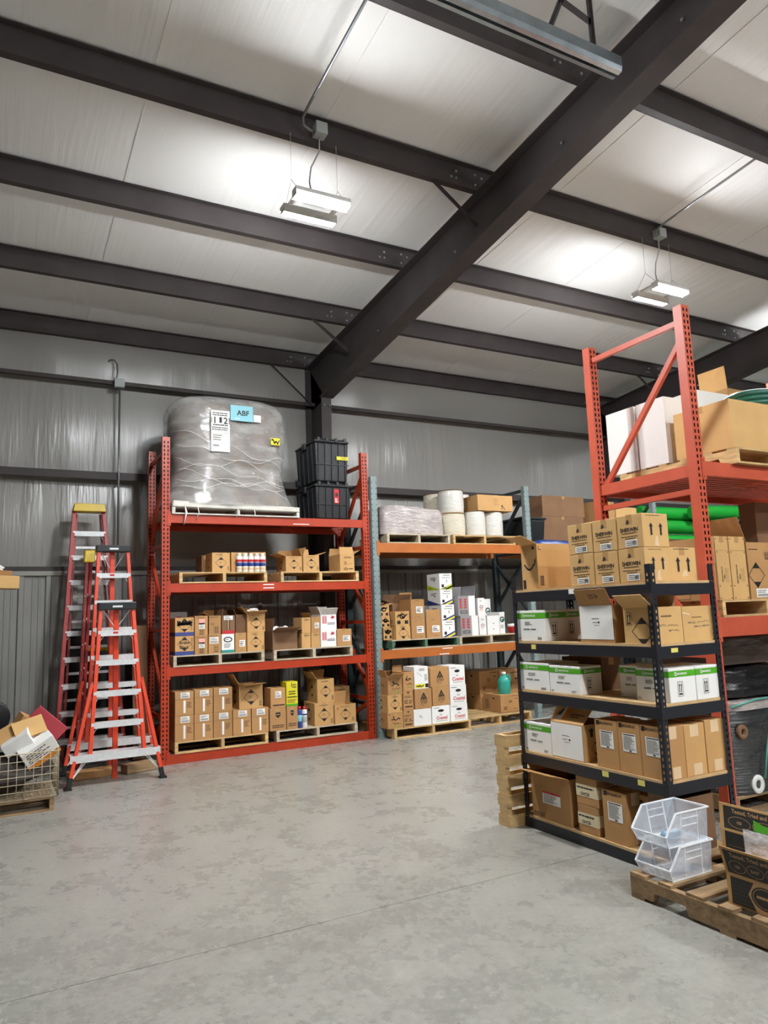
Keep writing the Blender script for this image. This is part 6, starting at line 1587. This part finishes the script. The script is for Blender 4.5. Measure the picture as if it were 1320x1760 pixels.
# ------------------------------------------------------------------ black printed cartons on the pallet
D('carton_black', '#26241f', rough=0.6)
def blackbox(x0, x1, y0, y1, z0, z1, label, front):
    r = thing('printed_carton', label, 'box', ((x0 + x1) / 2, (y0 + y1) / 2, z0)); t = .006
    b = MB()
    b.box(x0, x1, y0, y1, z0, z0 + t); b.box(x0, x0 + t, y0, y1, z0 + t, z1); b.box(x1 - t, x1, y0, y1, z0 + t, z1); b.box(x0 + t, x1 - t, y0, y0 + t, z0 + t, z1); b.box(x0 + t, x1 - t, y1 - t, y1, z0 + t, z1)
    b.build('body', 'kraft_light', r)
    k = Ink(((x0, y1, z0), (0, -1, 0), (0, 0, 1), (-1, 0, 0), y1 - y0, z1 - z0)); w, h = k.w, k.h
    if front:
        k.rect(w * .04, h * .05, w * .98, h * .93, 'carton_black')
        for i in range(6): k.rect(w * .04, h * (.15 + .13 * i), w * .98, h * (.155 + .13 * i), 'ink_grey', 1)
        a = .075; u, v = w * .36, h * .52
        k.poly([(u - a * 1.15, v), (u - a * .62, v - a * .95), (u + a * .62, v - a * .95), (u + a * 1.15, v), (u + a * .62, v + a * .95), (u - a * .62, v + a * .95)], 'ink_tan', 2)
        k.oval(u, v, a * .95, a * .70, 'carton_black', 3); k.oval(u, v, a * .82, a * .58, 'ink_tan', 4, t=.003); k.micro(u - a * .55, v - a * .12, u + a * .55, v + a * .2, 1, 'ink_tan', 4, fill=1)
    else:
        k.rect(w * .03, h * .05, w * .98, h * .96, 'carton_black')
        for i in range(3): k.rect(w * .05, h * (.2 + .2 * i), w * .98, h * (.205 + .2 * i), 'ink_tan', 1)
    k.build('print', r)
    # front flap, leaning out, with the motto and seals
    L = .128 if front else .135; tx = -.025 if front else .02
    a, c = (x0, y1, z1), (x0, y0, z1); d, e = (x0 + tx, y0 - .01, z1 + L), (x0 + tx, y1 + .012, z1 + L)
    f = MB(); th = .005
    f.hexa([a, c, (c[0] + th, c[1], c[2]), (a[0] + th, a[1], a[2])], [e, d, (d[0] + th, d[1], d[2]), (e[0] + th, e[1], e[2])]); f.build('flap', 'kraft_light', r)
    V = (Vector(e) - Vector(a)); V.normalize()
    k = Ink((a, (0, -1, 0), V, Vector((0, -1, 0)).cross(V), y1 - y0, L)); w, h = k.w, k.h
    k.rect(w * .03, h * .06, w * .99, h * .93, 'carton_black')
    k.text('Tested, Tried and True', w * .09, h * .76, h * .19, 'ink_tan', 1, al='l', maxw=w * .84)
    for i, u in enumerate((.14, .31, .49, .67, .85)):
        v = h * (.36 if i != 2 else .40); k.oval(w * u, v, w * .078, h * .22, 'ink_tan', 1, t=.0025); k.text(('150', 'EAST', 'o', 'ASTM', 'NSF')[i], w * u, v, h * .12, 'ink_tan', 1, maxw=w * .1) if i != 2 else k.oval(w * u, v, w * .055, h * .15, 'ink_tan', 1, t=.003)
    if not front:
        k.poly([(w * .24, h * .20), (w * .24, h * .62), (w * .30, h * .50), (w * .36, h * .46), (w * .42, h * .20)], 'ink_green', 2); k.poly([(w * .42, h * .20), (w * .38, h * .46), (w * .68, h * .34), (w * .80, h * .12)], 'box_grey', 2); k.poly([(w * .70, h * .14), (w * .69, h * .30), (w * .80, h * .26), (w * .80, h * .08)], 'ink_green', 3)
    k.build('print', r)
    for yy, sg in ((y1, 1), (y0, -1)):
        f = MB(); f.hexa([(x0 + .01, yy, z1), (x1 - .01, yy, z1), (x1 - .01, yy - .004, z1), (x0 + .01, yy - .004, z1)], [(x0 + .03, yy + sg * .01, z1 + .06), (x1 - .03, yy + sg * .01, z1 + .06), (x1 - .03, yy + sg * .01 - .004, z1 + .06), (x0 + .03, yy + sg * .01 - .004, z1 + .06)])
        if front: f.build('flap', 'kraft_light', r)
blackbox(3.25, 3.62, 2.02, 2.58, .132, .275, 'open black printed carton holding clear bags at the right picture edge', True)
blackbox(3.68, 4.10, 2.05, 2.93, .132, .335, 'taller black printed carton with green stickers behind the open one', False)
def bag(x, y, z, w, h, tilt, label, turn=0):
    b = MB(); n = 12
    for s in (0, 1):
        for i in range(n + 1):
            for j in range(n + 1):
                u, v = i / n * 2 - 1, j / n
                th = .045 * (1 - u * u) ** .6 * (1 - v) ** .7 * (1 if v > .02 else .9) + .001
                yy = (th if s else -th) + .010 * noise3((u * 2, v * 2, turn), 2)
                p = Vector((yy + tilt * v, u * w / 2 * (1 - .06 * (1 - v)), v * h))
                p.rotate(Matrix.Rotation(turn, 3, 'Z')); b.v.append(Vector((x, y, z)) + p)
    for s in (0, 1):
        for i in range(n):
            for j in range(n):
                a = s * (n + 1) ** 2 + i * (n + 1) + j; b.f.append([a, a + n + 1, a + n + 2, a + 1]); b.m.append(0); b.sm.append(True)
    o = b.build('clear_bag', 'bag_clear'); tag(o, label, 'bag')
bag(3.34, 2.43, .145, .20, .33, .0, 'clear zip bag standing upright at the left inside the open black carton')
bag(3.43, 2.24, .145, .22, .27, .02, 'clear zip bag lying lower at the right inside the open black carton', .2)
bag(3.52, 2.42, .145, .22, .26, .0, 'clear zip bag at the back inside the open black carton', -.2)

o = blob_sheet('blue_tarp', 7.28, 8.3, 8.68, 8.86, 2.551, .085, 'blue_tarp', 'blue plastic tarp on the grey rack behind the curved arrow box', 'tarp', seed=3, amp=.03)
